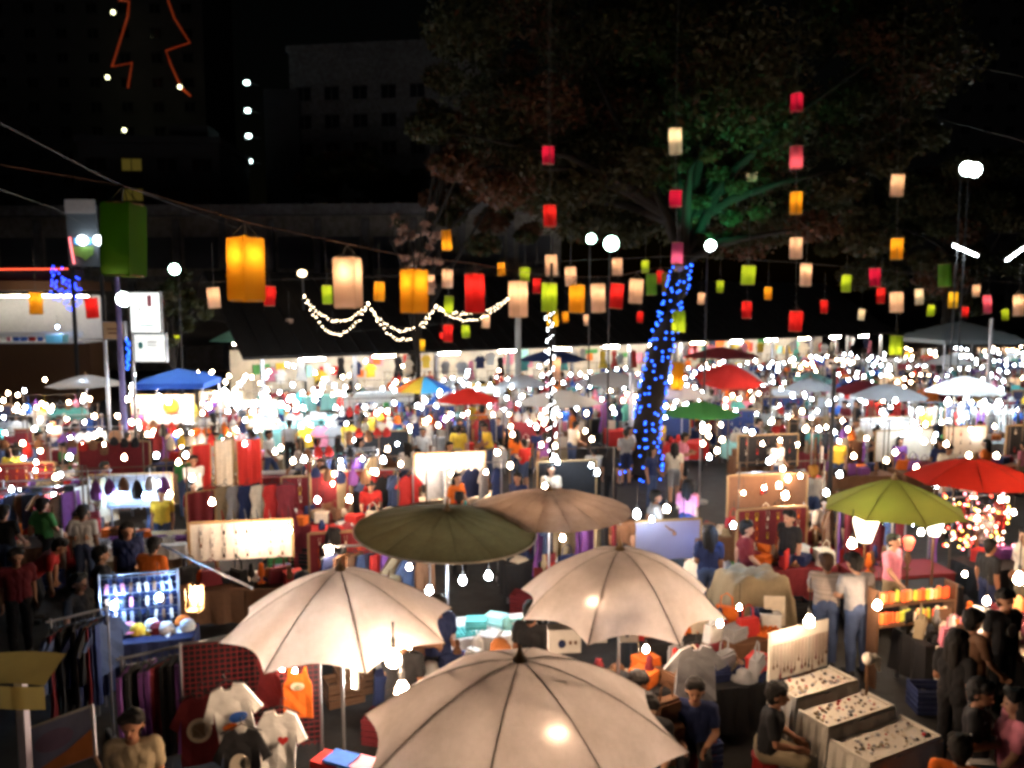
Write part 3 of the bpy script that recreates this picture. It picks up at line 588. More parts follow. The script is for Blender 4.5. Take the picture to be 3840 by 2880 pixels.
for y0 in (13.2, 15.6, 18, 20.6, 23.2, 26, 29, 32.2, 35.6, 39.4, 43.4, 47.6, 52, 57):
    x = -.66 * y0
    while x < .66 * y0 + 2:
        yy = y0 + .2 * x + rnd.uniform(-.25, .25); x += rnd.uniform(2.1, 2.5)
        if abs(x) > .66 * yy + 1 or seg_front((x, yy)) < 2.2 or yy < 13.6 or blocked(x, yy): continue
        if x > -3 and x < 3.4 and yy < 17: continue
        if y0 < 17 and (x < 3 or x > 9.5): continue
        rz = math.atan(.2) + rnd.uniform(-.08, .08); c_ = Vector((x, yy, 0)); nst += 1
        ax = Vector((math.cos(rz), math.sin(rz), 0)); ay = Vector((-math.sin(rz), math.cos(rz), 0))
        cool = rnd.random() < (.66 if (yy > 25) else .2); tcx = rnd.choice(TC if yy > 26 else TCD); gcl = GC if yy > 23 else GCD
        if -14 < x < -2.5 and 25 < yy < 41: cool = True; tcx = rnd.choice(['white', 'aqua', 'white', 'white'])  # aqua cloth stands in for cyan light on white tables
        lm = near(c_)
        gk = rnd.choice(list(GOODS)); table(c_, rz, tcx, '%s draped stall table with mostly %ss near %s' % (tcx, GW[gk].replace('pile of ', '').replace('tray of trinkets', 'trinket tray').replace('clothes', 'cloth'), lm))
        bright = rnd.choice([GC, ['white', 'cream', 'red'], ['white', 'pink', 'cream'], ['brown', 'black', 'red']] if yy > 25 else [GC, GCD, ['brown', 'black', 'red']])
        for k in range(rnd.randint(6, 9)):
            kd = gk if rnd.random() < .7 else rnd.choice(list(GOODS))
            good(kd, rnd.choice(bright), c_ + ax * rnd.uniform(-.75, .75) + ay * rnd.uniform(-.28, .28) + Vector((0, 0, .757)), rz + rnd.uniform(-.4, .4))
        bk = rnd.random(); q = c_ + ay * 1.0
        if bk < .46: rack(q, rz, rnd.choice([4, 6, 8]), rnd.sample(gcl, 6), ['hanging_shirt', 'hanging_dress', 'hanging_trousers', 'hanging_shirt'], 'steel clothes rack of hanging garments near %s' % lm)
        elif bk < .85: cb = rnd.choice(['white', 'cream', 'grey', 'maroon', 'navy'] if yy > 25 else ['brown', 'maroon', 'black', 'cream', 'grey']); board(q, rz, rnd.choice([1.4, 1.8]), .8, .9, cb, '%s upright display board near %s' % (cb, lm), rnd.choice([0, 12, 15]))
        light_frame(c_ + ay * .35, rz, 1.9, 'bamboo light frame over a stall near %s' % lm)
        nb = rnd.choice([3, 3, 4] if yy > 27 else [2, 2, 3])
        if rnd.random() < .5:
            for k in range(rnd.randint(4, 7)): hang_bag(c_ + ax * (-.8 + .26 * k) + ay * .35 + Vector((0, 0, 2.1)), rnd.choice(bright), rz)
        for k in range(nb):
            q_ = c_ + ax * ((k + .5) / nb - .5) * 1.6 + ay * .33 + Vector((0, 0, rnd.uniform(1.45, 1.85)))
            if yy > 28: FARB['c' if cool else 'w'].append(q_)
            else: bulb(q_, 'c' if cool else 'w', None, .3, .72)
        for k in range(rnd.choice([0, 1, 1, 2, 2])):
            p = c_ - ay * rnd.uniform(.75, 1.35) + ax * rnd.uniform(-1, 1)
            far_person(p, rnd.choice(['stand', 'stand_f', 'walk', 'walk_f', 'reach', 'reach', 'hold']), rnd.choice(SHC), rnd.choice(['denim', 'black', 'navy', 'khaki', 'denim']), rz + rnd.choice([math.pi, math.pi, R(90), R(-90), 0]) + rnd.uniform(-.5, .5), rnd.uniform(.92, 1.04), rnd.randint(0, 2))
        if rnd.random() < .5:
            far_person(c_ + ay * .65 + ax * rnd.uniform(-.6, .6), rnd.choice(['stand', 'reach', 'hold', 'stand_f']), rnd.choice(SHC), 'denim', rz + rnd.uniform(-.3, .3), rnd.uniform(.92, 1.02), rnd.randint(0, 2))
for k in range(200):
    y_ = rnd.uniform(23.5, 42); u_ = rnd.choice([rnd.uniform(-.66, -.2), rnd.uniform(-.66, 0), rnd.uniform(-.66, -.05), rnd.uniform(-.5, .5)])
    if seg_front((u_ * y_, y_)) > .5: FARB['c' if rnd.random() < .55 else 'w'].append(Vector((u_ * y_, y_, rnd.uniform(1.5, 2.7))))
for k in range(130):
    y_ = rnd.uniform(16.5, 27); u_ = rnd.uniform(-.64, .62)
    if not (abs(u_ * y_ - 3.6) < 1.2): FARB['c' if rnd.random() < .3 else 'w'].append(Vector((u_ * y_, y_, rnd.uniform(1.4, 2.2))))
for kd, m_ in (('c', glow('far_bulb_cool', (.74, .88, 1), 150)), ('w', glow('far_bulb_warm', (1, .68, .44), 140))):
    b = MB()
    for q_ in FARB[kd]: b.lathe([(.014, .05), (.042, .012), (.05, -.022), (.039, -.055), (.012, -.07)], 7, q_)
    o = obj('distant_bulbs', b.mesh('distant_bulbs', m_)); o['kind'] = 'stuff'; o['label'] = 'mass of far %s bulbs over the distant stalls' % ('white' if kd == 'c' else 'warm'); o['category'] = 'light bulbs'
LIMIT[0] = 298
# inside the shed
for k in range(22):
    s_ = 1 + k * (SL - 2) / 21; c_ = A + SD * s_ - SN * 1.4; cname = rnd.choice(['white', 'white', 'cream', 'red', 'yellow', 'aqua'])
    table(c_, SA, cname, '%s counter under the long shed roof' % cname, 1.8, .8, .85, .7)
    for j in range(4): good(rnd.choice(['gift_box', 'jar', 'folded_clothes', 'framed_picture']), rnd.choice(GC), c_ + SD * rnd.uniform(-.7, .7) + Vector((0, 0, .86)), SA)
    if rnd.random() < .75: far_person(c_ + SN * rnd.uniform(.8, 1.8) + SD * rnd.uniform(-.8, .8), rnd.choice(['stand', 'walk', 'reach', 'stand_f', 'hold']), rnd.choice(SHC), 'denim', SA + rnd.choice([math.pi, 1.5, -1.5]), rnd.uniform(.94, 1.04), rnd.randint(0, 2))
    if rnd.random() < .5: far_person(c_ - SN * .8, 'stand', rnd.choice(SHC), 'black', SA, 1, rnd.randint(0, 2))

for k in range(64):
    p_ = A + SD * (.6 + k * (SL - 1.2) / 63 + rnd.uniform(-.2, .2)) - SN * rnd.uniform(-.3, 1.0) + Vector((0, 0, rnd.uniform(2.2, 2.75))); cname = rnd.choice(['white', 'white', 'cream', 'pink', 'red', 'navy', 'yellow', 'black', 'grey', 'teal', 'brown'])
    garment(rnd.choice(['hanging_shirt', 'hanging_dress', 'hanging_shirt']), cname, p_, SA + rnd.uniform(-.4, .4), '%s garment hung under the eave of the long shed' % cname)
# ================================================================== LANTERNS
LC = dict(red=(.62, .02, .02), crimson=(.5, .01, .06), amber=(.95, .42, .02), peach=(.95, .62, .45), lime=(.42, .6, .03), green=(.22, .46, .05), white=(.95, .82, .62), magenta=(.6, .1, .3), olive=(.3, .2, .03), pink=(.8, .12, .22), yellow=(.95, .6, .03))
LW = .36
def lantern_meshes():
    hh = .70; a = LW / 2; out = {}
    ring = [(a * .80, .0), (a * .97, .012), (a, .04), (a, hh - .04), (a * .97, hh - .012), (a * .80, hh)]
    for n in (4, 8):
        b = MB(); r0 = a * (1.18 if n == 4 else 1.0); k8 = n
        b.path([(0, 0, -hh * .5 + z) for _, z in ring], [r / a * r0 for r, _ in ring], k8)
        b.f = b.f[:-2]; b.mi = b.mi[:-2]
        out[n] = b.mesh('shade', mat('lantern_x', (1, 1, 1), trans=.7))
    fr = MB()
    for z in (-hh / 2 + .012, hh / 2 - .012): fr.path([(a * 1.0 * math.cos(k * math.pi / 4), a * math.sin(k * math.pi / 4), z) for k in range(9)], .008, 4)
    hang = MB().path([(-a * .8, 0, hh / 2), (0, 0, hh / 2 + .16), (a * .8, 0, hh / 2)], .006, 4).path([(0, -a * .8, hh / 2), (0, 0, hh / 2 + .16), (0, a * .8, hh / 2)], .006, 4)
    return out, fr.mesh('frame_ring', M_BAMBOO), hang.mesh('hanging_cord', M_CORD)
LM, LF, LH = lantern_meshes()
LB = {}
LP = []
def lantern(px, py, wpx, hpx, col, lit=1., n=8, low=False, label=None):
    y = LW * FPX / wpx; p = D(px, py, y); k = hpx / wpx * LW / .70
    where = 'strung on the cable to the blue lit trunk' if label == 'line' else (label or ('hanging near the tree crown' if py < 1000 else 'hanging high over stalls near %s' % near(p)))
    sz = 'large ' if wpx > 85 else ('small ' if wpx < 34 else '')
    t = thing('paper_lantern', '%s%s%s cloth lantern %s' % (sz, col if lit else 'unlit ' + col, '' if lit != 1 or True else '', where), 'lantern', p, rnd.uniform(-.6, .6))
    t.rotation_euler = (rnd.uniform(-.05, .05), rnd.uniform(-.06, .06), rnd.uniform(0, 1.5)); t.scale = (1, 1, k)
    m = mat('lantern_' + col, tuple(q_ * .7 for q_ in LC[col]), .8, .08, 6, .1, trans=.72)
    recolor(obj('shade', LM[n], t), m); obj('frame_ring', LF, t); obj('hanging_cord', LH, t)
    if lit:
        key = ('lb', lit); bm_ = cached(key, lambda: MB().ball((0, 0, 0), .035, 7, 5).mesh('bulb', glow('lantern_bulb_%g' % lit, (1, .74, .45), 105 * lit)))
        obj('bulb', bm_, t, (0, 0, -.17 if low else .15))
    LP.append((t, px, py, col, sz)); return p
line = [(465, 900, 135, 270, 'green', 0, 4), (922, 1010, 115, 240, 'amber', 1.4, 4), (1305, 1060, 100, 190, 'peach', 1.6, 4), (1553, 1092, 88, 165, 'amber', 1.3, 4), (1780, 1100, 75, 150, 'red', 1.5, 8), (1943, 1122, 72, 135, 'peach', 1.3, 8),
        (2060, 1115, 60, 108, 'lime', 1.2, 8), (2163, 1120, 58, 105, 'amber', 1, 8), (2243, 1118, 53, 108, 'peach', 1, 8), (2312, 1110, 50, 95, 'red', 1.3, 8), (2385, 1092, 52, 92, 'peach', 1, 8), (2443, 1067, 40, 80, 'green', .15, 8), (2500, 1060, 38, 75, 'olive', .2, 8)]
tops = []
for a in line: p = lantern(*a[:5], lit=a[5], n=a[6], label='line'); tops.append(p + Vector((0, 0, LW * FPX / a[2] * 0 + a[3] / a[2] * LW / 2 + .17)))
cab = MB(); cab.path([D(-100, 600, 7)] + [t_ for t_ in tops] + [D(2550, 1010, 25)], .007, 4)
tag(obj('lantern_cable', cab.mesh('lantern_cable', mat('brown_cable', (.1, .05, .03), .7))), 'brown cable carrying the row of large lanterns', 'cable')
others = [(2475, 1040, 27, 50, 'red'), (2547, 1035, 42, 72, 'peach'), (1675, 900, 40, 75, 'amber', 1), (1612, 1067, 36, 72, 'peach'), (1678, 1045, 42, 68, 'peach'), (1422, 1093, 40, 72, 'amber'), (1683, 1143, 36, 65, 'lime', 1), (1822, 1205, 30, 50, 'peach'),
          (1680, 1250, 36, 65, 'red'), (1660, 1268, 26, 48, 'red'), (1747, 1243, 30, 48, 'lime'), (1968, 1030, 38, 52, 'lime'), (2013, 1072, 32, 58, 'red'), (2068, 995, 46, 80, 'peach'), (2140, 1037, 42, 70, 'peach'), (2072, 1192, 42, 65, 'yellow', 1),
          (2062, 810, 48, 80, 'red'), (2055, 583, 45, 65, 'crimson'), (2315, 1000, 38, 65, 'peach'), (2540, 950, 42, 80, 'magenta', 1), (2533, 745, 48, 60, 'crimson'), (2533, 530, 48, 95, 'white'), (2545, 1205, 48, 80, 'lime', 1), (2080, 1380, 46, 85, 'peach'),
          (2541, 1410, 46, 105, 'amber', 1), (2806, 1032, 50, 72, 'lime'), (2800, 1162, 35, 65, 'red'), (2985, 930, 48, 78, 'peach'), (2984, 1205, 48, 78, 'red'), (2985, 762, 46, 80, 'amber'), (2986, 590, 48, 80, 'pink', 1), (2988, 385, 45, 65, 'crimson'),
          (3022, 1030, 42, 85, 'peach'), (3173, 1063, 35, 65, 'lime'), (3281, 1040, 40, 70, 'crimson'), (3303, 1108, 32, 60, 'red'), (3362, 1133, 48, 78, 'peach'), (3447, 1113, 30, 60, 'white'), (3574, 1125, 32, 60, 'yellow'),
          (3703, 1140, 30, 70, 'pink'), (3820, 1145, 36, 80, 'peach'), (3363, 933, 45, 80, 'amber'), (3365, 695, 46, 80, 'peach'), (3360, 1295, 46, 75, 'lime', 1), (2820, 645, 38, 65, 'white'), (802, 1117, 45, 78, 'peach'), (1011, 1110, 42, 75, 'red'),
          (1227, 1105, 38, 70, 'lime'), (135, 1137, 46, 85, 'amber'), (345, 1155, 48, 78, 'red'), (750, 1233, 21, 36, 'peach'), (1138, 1240, 25, 36, 'lime'), (905, 1278, 23, 36, 'lime'), (1085, 1218, 28, 45, 'peach'), (993, 1228, 28, 45, 'amber'),
          (1190, 1275, 28, 50, 'peach'), (1250, 1290, 28, 45, 'yellow'), (1300, 1305, 25, 40, 'red'), (1580, 1295, 28, 45, 'yellow'), (2630, 1120, 26, 44, 'peach'), (2700, 1075, 26, 46, 'lime'), (2880, 1100, 28, 48, 'amber'), (3090, 1150, 28, 50, 'red'), (3230, 1180, 24, 42, 'white'), (3490, 1165, 24, 42, 'lime'), (3620, 1170, 24, 40, 'red'), (3660, 1090, 26, 44, 'peach'), (3770, 1180, 24, 42, 'lime'), (2120, 1190, 24, 42, 'amber'), (2200, 1200, 24, 42, 'peach'), (2400, 1190, 24, 42, 'red'), (1480, 1180, 24, 42, 'peach'), (600, 1150, 26, 44, 'red'), (1880, 1010, 30, 50, 'amber'), (2420, 1000, 28, 46, 'lime'), (355, 1225, 20, 34, 'red'), (660, 1275, 24, 38, 'lime')]
cols_ = {}
for a in others:
    p = lantern(*a[:5], lit=1., low=len(a) > 5); cols_.setdefault(round(a[0] / 22), []).append(p)
lantern(3542, 1033, 45, 85, 'green', 0, 8); lantern(2573, 1008, 22, 40, 'amber')
LCn = {}
for t_, px, py, col, sz in LP[13:]: LCn.setdefault(round(px / 22), []).append((py, t_, col, sz))
for k, q in enumerate(LP[:13]):
    nb_ = [LP[j][3] for j in (k - 1, k + 1) if 0 <= j < 13]; q[0]['label'] = '%s cloth lantern on the trunk cable, %s %s one%s' % (q[4] + ('unlit ' if k == 0 else '') + q[3], 'next to a' if len(nb_) == 1 else 'between', ' and '.join(nb_), '' if len(nb_) == 1 else 's')
for k, ls in LCn.items():
    ls.sort(key=lambda a: a[0])
    for i, (py, t_, col, sz) in enumerate(ls):
        if len(ls) > 1: t_['label'] = '%s%s cloth lantern, %s of a hanging string, %s' % (sz, col, 'topmost' if i == 0 else ('lowest' if i == len(ls) - 1 else 'one'), ('above the ' + ls[i + 1][2] if i == 0 else 'below the ' + ls[i - 1][2]) + ' one')
MCAB = mat('grey_cable', (.1, .09, .08), .7)
for k, ps in cols_.items():                          # vertical hanging cords
    ps.sort(key=lambda q: -q.z); b = MB(); up = ps[0] + Vector((0, 0, 7 if ps[0].z > 7 else 1.6))
    b.path([up] + [q + Vector((0, 0, .3)) for q in ps], .006, 4)
    tag(obj('lantern_line', b.mesh('lantern_line', MCAB)), 'thin cord holding the hanging lanterns near %s' % near(ps[0]), 'cord')
def cable(pts, label, r=.006): b = MB(); b.path(pts, r, 4); return tag(obj('overhead_cable', b.mesh('overhead_cable', MCAB)), label, 'cable')
cable([D(-60, 430, 12), D(420, 680, 20), D(900, 860, 40)], 'overhead cable running down from the upper left')
cable([D(-60, 690, 16), D(200, 780, 26), D(420, 900, 40)], 'lower overhead cable beside the billboard')
cable([D(3380, 190, 30), D(3840, 290, 24), D(3990, 330, 22)], 'upper cable right of the tree crown')
cable([D(3500, 440, 30), D(3990, 570, 22)], 'lower cable right of the tree crown')
cable([D(700, 1060, 24), D(1500, 1035, 24), D(2000, 985, 24), D(2540, 960, 25)], 'cable carrying small lanterns across the middle')
cable([D(2560, 960, 25), D(3000, 985, 24), D(3900, 1070, 24)], 'cable carrying small lanterns right of the trunk')
cable([D(600, 1180, 38), D(1250, 1250, 39), D(1700, 1210, 36)], 'far cable of little lanterns beside the shed')

# ================================================================== TREES
M_BARK = mat('bark', (.016, .012, .009), .95, .4, 5, .8, stretch=(3, 3, .6))
M_LITLEAF = mat('leaf_lit_tint', (.4, .24, .18), .6, .3, 3, trans=.3)  # pinkish leaf colour stands in for warm light on the shrub
LEAFM = [mat('leaf_dark', (.026, .027, .009), .55, .3, 3, trans=.2, spec=.2), mat('leaf_olive', (.04, .033, .012), .55, .3, 3, trans=.2, spec=.2), mat('leaf_rust', (.085, .03, .012), .5, .3, 3, trans=.25, spec=.3)]
def crown_mesh(cl, per, size, rr, seed, mixw=(.6, .3, .1), squash=.6):
    r_ = np.random.RandomState(seed); V = []; F = []; MI = []
    n = len(cl) * per; cc = np.repeat(np.array([c[:3] for c in cl]), per, 0); cr = np.repeat(np.array([c[3] for c in cl]), per)
    d = r_.normal(size=(n, 3)); d /= np.linalg.norm(d, axis=1)[:, None]; pos = cc + d * (cr * r_.rand(n) ** .45)[:, None] * np.array([1, 1, squash])
    u = r_.normal(size=(n, 3)); u /= np.linalg.norm(u, axis=1)[:, None]; t = r_.normal(size=(n, 3)); v = np.cross(u, t); v /= np.linalg.norm(v, axis=1)[:, None]
    s = size * (.6 + .8 * r_.rand(n))[:, None]; q = [pos - u * s, pos + v * s * .42 , pos + u * s, pos - v * s * .42]
    V = np.stack(q, 1).reshape(-1, 3); me = bpy.data.meshes.new('crown'); F = np.arange(n * 4).reshape(-1, 4)
    me.from_pydata(V.tolist(), [], F.tolist())
    for m in LEAFM: me.materials.append(m)
    cm_ = np.repeat(r_.choice(3, len(cl), p=mixw), per); flip = r_.rand(n) < .25; cm_[flip] = r_.choice(3, flip.sum(), p=mixw)
    me.polygons.foreach_set('material_index', cm_.tolist()); me.update(); return me
def tree(label, base, trunk, cent, rad, nb, per, size, seed, r0=.42, mixw=(.6, .3, .1), ncl=90, extra=()):
    t = thing('tree', label, 'tree', base); r_ = random.Random(seed); b0 = Vector(base)
    pts = [Vector(q) - b0 for q in trunk]; b = MB(); n = len(pts); b.path(pts, [r0 * (1 - .45 * i / (n - 1)) * (1.25 if i == 0 else 1) for i in range(n)], 12); obj('trunk', b.mesh('trunk', M_BARK, True), t)
    cl = []; cv = Vector(cent) - b0
    for k in range(ncl):
        d = Vector((r_.gauss(0, 1), r_.gauss(0, 1), r_.gauss(0, 1))).normalized() * (r_.random() ** .4)
        q = cv + Vector((d.x * rad[0], d.y * rad[1], d.z * rad[2])); cl.append((q.x, q.y, q.z, r_.uniform(.8, 1.7) * rad[0] / 8))
    for e_, er in extra: q = Vector(e_) - b0; cl.append((q.x, q.y, q.z, er))
    for k in range(nb + len(extra) // 2):
        q = cl[r_.randrange(ncl) if k < nb else ncl + 2 * (k - nb)]; e_ = Vector(q[:3]); s_ = pts[-1 if k % 3 else -2]; m_ = s_.lerp(e_, .5) + Vector((r_.uniform(-.6, .6), r_.uniform(-.6, .6), r_.uniform(.2, 1)))
        bb = MB(); bb.path([s_, s_.lerp(m_, .5) + Vector((0, 0, .2)), m_, m_.lerp(e_, .6), e_], [r0 * .42, r0 * .32, r0 * .2, r0 * .11, .02], 7); obj('limb', bb.mesh('limb', M_BARK, True), t)
    o = obj('crown', crown_mesh(cl, per, size, 1, seed, mixw), t); return t
TB = P(2400, 1790, 0); trunkpts = [TB, D(2425, 1600, 25.2), D(2455, 1420, 25.2), D(2490, 1260, 25.3), D(2535, 1100, 25.6), D(2560, 980, 26.2), D(2570, 850, 27)]
tree('great dark tree whose trunk is wound with blue lights', TB, trunkpts, (D(2560, 300, 31)), (9.6, 6.5, 6.6), 12, 900, .125, 3, .46, (.4, .45, .15), 120,
     [(D(px, py, 26.3 + (px % 7) * .25), .33) for px, py in ((2600, 840), (2580, 700), (2690, 650), (2720, 760), (2700, 690), (2620, 760), (2640, 900), (2560, 800), (2740, 820), (2660, 580), (2580, 620), (2760, 700), (2790, 900), (2850, 800), (2610, 480), (2700, 480), (2820, 620), (2840, 480), (2560, 900), (2720, 900))] +
     [(D(px, py, 27 + (px % 5) * .3), .9) for px, py in ((1700, 620), (1850, 700), (1980, 600), (2150, 700), (2300, 650), (3150, 700), (3300, 600), (3450, 520), (1620, 480), (1900, 480), (3050, 850), (3250, 900), (2200, 850))])
q = P(1560, 1500, 0); tree('dark tree with rusty leaves at the left of the great tree', (q.x, 42, 0), [(q.x, 42, 0), (q.x + .2, 42, 3.5), (q.x + .6, 42, 7.5)], D(1830, 560, 42), (4.6, 4.5, 5.6), 9, 700, .17, 8, .3, (.3, .3, .4), 60)
q = D(3560, 900, 48); tree('dark tree behind the pavilion', (q.x, 48, 0), [(q.x, 48, 0), (q.x, 48, 4), (q.x + .5, 48, 8)], D(3560, 860, 48), (7.5, 4.5, 4.6), 9, 700, .18, 18, .3, (.6, .3, .1), 60)
q = D(1200, 700, 78); tree('small far tree before the office block', (q.x + 3, 78, 0), [(q.x + 3, 78, 0), (q.x + 3, 78, 6), (q.x + 3, 78, 9)], D(1380, 690, 78), (7, 4, 3), 6, 260, .35, 28, .3, (.6, .3, .1), 36)
q = D(1545, 985, 30); tree('low branching shrub tree with pink lit leaves', (q.x, 30, 0), [(q.x, 30, 0), (q.x + .2, 30, 3), (q.x + .1, 30, 5.6)], D(1560, 900, 30), (1.0, 1.0, 2.0), 7, 26, .15, 38, .12, (.1, .3, .6), 22); cr_ = [c_ for c_ in TOP[-1].children if c_.name.startswith('crown')][0].data; cr_.materials[2] = M_LITLEAF; cr_.materials[1] = M_LITLEAF
q = D(640, 1150, 34); tree('small leafy tree lit by the green floodlamp', (q.x, 34, 0), [(q.x, 34, 0), (q.x, 34, 2.5), (q.x, 34, 4.5)], D(640, 1160, 34), (1.6, 1.2, 1.6), 7, 120, .18, 48, .14, (.8, .2, 0), 26)
# blue fairy lights round the trunk, every bulb its own
def fairy(label, pts, m, r, wire=True, name='fairy_lights'):
    t = thing(name, label, 'fairy lights', pts[0]); o0 = Vector(pts[0])
    if wire: b = MB(); b.path([Vector(p) - o0 for p in pts], .004, 3); obj('wire', b.mesh('wire', M_CORD), t)
    me = MB().ball((0, 0, 0), r, 6, 4).mesh('bulb', m)
    for p in pts: obj('bulb', me, t, Vector(p) - o0)
    return t
MBLUE = glow('fairy_blue', (.02, .12, 1), 7); MWARM = glow('fairy_warm', (1, .8, .52), 40); MWH = glow('fairy_white', (.9, .97, 1), 30)
def along(pts, f):
    k = f * (len(pts) - 1); i = min(int(k), len(pts) - 2); return pts[i].lerp(pts[i + 1], k - i)
pp = []
for k in range(260):
    f = (k / 259) ** 1.25; c_ = along(trunkpts[:6], f * .97); r_ = .46 * (1 - .4 * f) + .05 + (.16 if f < .08 else 0); a = k * .61 + rnd.uniform(-.9, .9)
    pp.append(c_ + Vector((r_ * math.cos(a), r_ * math.sin(a), rnd.uniform(-.1, .1))))
fairy('blue fairy lights wound round the leaning tree trunk', pp, MBLUE, .033)
pw_ = D(2058, 1690, 21.5); pp = [Vector((pw_.x + .1 * math.cos(k * 1.3) + (.1 * (1 - k / 60)) + rnd.uniform(-.03, .03), 21.5 + .1 * math.sin(k * 1.3), 1.3 + k * .062)) for k in range(64)]
t = thing('thin_post', 'thin post wound with white fairy lights near the beige parasol', 'post', (pw_.x + .05, 21.5, 0)); obj('shaft', MB().tube((0, 0, 0), (0, 0, 6.5), .06, .04, 8).mesh('shaft', M_BARK), t)
fairy('white fairy lights wound round the thin post', pp, MWH, .015)
gp = []
def swag(a, b_, dip, n, y): return [D(a[0] + (b_[0] - a[0]) * k / n, a[1] + (b_[1] - a[1]) * k / n + dip * 4 * (k / n) * (1 - k / n), y) + Vector((rnd.uniform(-.03, .03), 0, rnd.uniform(-.05, .05))) for k in range(n + 1)]
for i, (a, b_, d1, d2) in enumerate((((1140, 1110), (1380, 1140), 78, 128), ((1380, 1140), (1635, 1150), 95, 128), ((1635, 1150), (1905, 1120), 40, 68))):
    for j, dd in enumerate((d1, d2)):
        fairy('%s strand of the warm bulb swag %s' % (['upper', 'lower'][j], ['nearest the street lamp', 'in the middle of three', 'beside the peach lantern'][i]), swag(a, b_, dd, 21, 33 + i), MWARM, .017)
# blue lights on the kiosk corner
pp = [D(190 + rnd.uniform(0, 45), 1000 + k * 5, 40.5) for k in range(26)] + [D(235 + rnd.uniform(0, 70), 1040 + k * 2.6, 40.5) for k in range(48)]
fairy('cluster of deep blue fairy lights on the kiosk corner', pp, glow('fairy_deepblue', (.02, .05, .8), 9), .05, True)
pp = [D(482 + rnd.uniform(-9, 9), 1270 + k * 5, 25.6) for k in range(24)]
fairy('blue fairy lights down the tall post', pp, MBLUE, .028)

# ================================================================== LEFT: kiosk, signs, posts, flood lamps
KY = 42
k1 = thing('kiosk', 'two storey kiosk with a glowing upper shop front and red neon edge', 'kiosk', (D(60, 1200, KY).x, KY + 1, 0))
x0 = D(-300, 1200, KY).x - k1.location.x; x1 = D(285, 1200, KY).x - k1.location.x; zz = lambda py: D(0, py, KY).z
b = MB(); b.box((x0 + x1) / 2, 1.2, zz(1290) / 2, x1 - x0, 2, zz(1290)); obj('lower_wall', b.mesh('lower_wall', M_WOOD), k1)
b = MB(); b.box((x0 + x1) / 2, 2.1, (zz(1290) + zz(1105)) / 2, x1 - x0, .1, zz(1105) - zz(1290)); obj('shop_back', b.mesh('shop_back', mat('shed_white', (.75, .74, .7), .8)), k1)
b = MB(); b.box((x0 + x1) / 2, .9, zz(1290) + .05, x1 - x0 + .1, 2.8, .1); b.box((x0 + x1) / 2, -.4, zz(1255), x1 - x0, .08, .3); obj('counter', b.mesh('counter', M_PLASTW), k1)
b = MB(); b.box((x0 + x1) / 2, .8, zz(1085) + .2, x1 - x0 + .5, 3.2, .5); obj('roof', b.mesh('roof', M_WOOD), k1)
b = MB(); b.path([(x0, -.95, zz(1012)), (x1 - .3, -.95, zz(1008))], .03, 5); obj('neon_edge', b.mesh('neon_edge', glow('neon_red', (1, .1, .04), 3)), k1)
b = MB(); b.box((x0 + x1) / 2, .2, zz(1035), x1 - x0 - .2, .1, .7); obj('fascia', b.mesh('fascia', M_FACD), k1)
for k in range(5): tubelamp((k1.location.x + x0 + 1 + k * 1.6, KY + 1.6, zz(1110)), 0, 'white tube lamp inside the upper kiosk shop', tubek)
fairy('row of warm bulbs along the kiosk roof edge', [D(-20 + k * 13, 1112 - rnd.uniform(0, 8), KY - .7) for k in range(24)], MWARM, .04)
for k in range(9): good(rnd.choice(['gift_box', 'jar', 'framed_picture', 'folded_clothes']), rnd.choice(['aqua', 'pink', 'red', 'blue', 'white']), (k1.location.x + x0 + 4 + k * .42, KY + .9, zz(1290) + .11), rnd.uniform(-.3, .3), 'small goods on the upper kiosk counter')
t = thing('cool_box', 'pale turquoise cool box on the kiosk ledge', 'cool box', D(215, 1285, KY - .5)); obj('body', MB().box(0, 0, .2, .85, .5, .42, 0, 1.08).mesh('body', mat('aqua_glow', (.3, .75, .8), .3)), t); obj('lid', MB().box(0, 0, .46, .96, .58, .1).mesh('lid', M_PLASTW), t)  # box body is one even aqua colour, not emissive
bulb(D(215, 1225, KY - 1), 'b', 'bluish bulb over the turquoise cool box')
pl = thing('tall_post', 'tall post turning purple towards its foot beside the signs', 'post', (D(465, 1800, 25).x, 25.2, 0))
obj('shaft', MB().tube((0, 0, 0), (0, 0, 6.8), .10, .07, 10).mesh('shaft', mat('post_lit_tint', (.14, .12, .3), .6)), pl)  # even purple tint stands in for purple light on the post
def lightbox(px, py, wpx, hpx, y, label, st, marks, post=True):
    p = D(px, py, y); wv, hv = S(wpx, y), S(hpx, y); t = thing('sign_box', label, 'sign', p, R(-4))
    obj('housing', MB().box(0, .1, 0, wv + .08, .16, hv + .08).mesh('housing', M_STEEL), t); obj('face', MB().box(0, 0, 0, wv, .05, hv).mesh('face', glow('sign_%g' % st, (.95, 1, .97), st)), t)
    for (fx, fy, fw, fh, col) in marks: obj('lettering', MB().box(fx * wv, -.035, fy * hv, fw * wv, .01, fh * hv).mesh('lettering', mat('ink_' + col, CLOTH[col], .5)), t)
    if post: obj('post', MB().tube((-wv * .55, .1, -p.z), (-wv * .55, .1, hv / 2), .06, None, 8).mesh('post', M_STEEL), t)
    return t
lightbox(542, 1172, 112, 145, 25, 'lit white sign box with faint green lettering line', 1.7, [(.12 + .07 * k - .25, -.33, .05, .05, 'teal') for k in range(7)] + [(-.15, .08, .06, .1, 'grey'), (.2, .3, .16, .3, 'pink')])
lightbox(562, 1305, 112, 100, 25.4, 'lower lit sign box with a round green emblem', .9, [(-.3, .1, .16, .18, 'teal'), (-.3, .1, .08, .28, 'teal'), (.1, .22, .3, .05, 'grey'), (.1, .1, .34, .04, 'grey')], False)
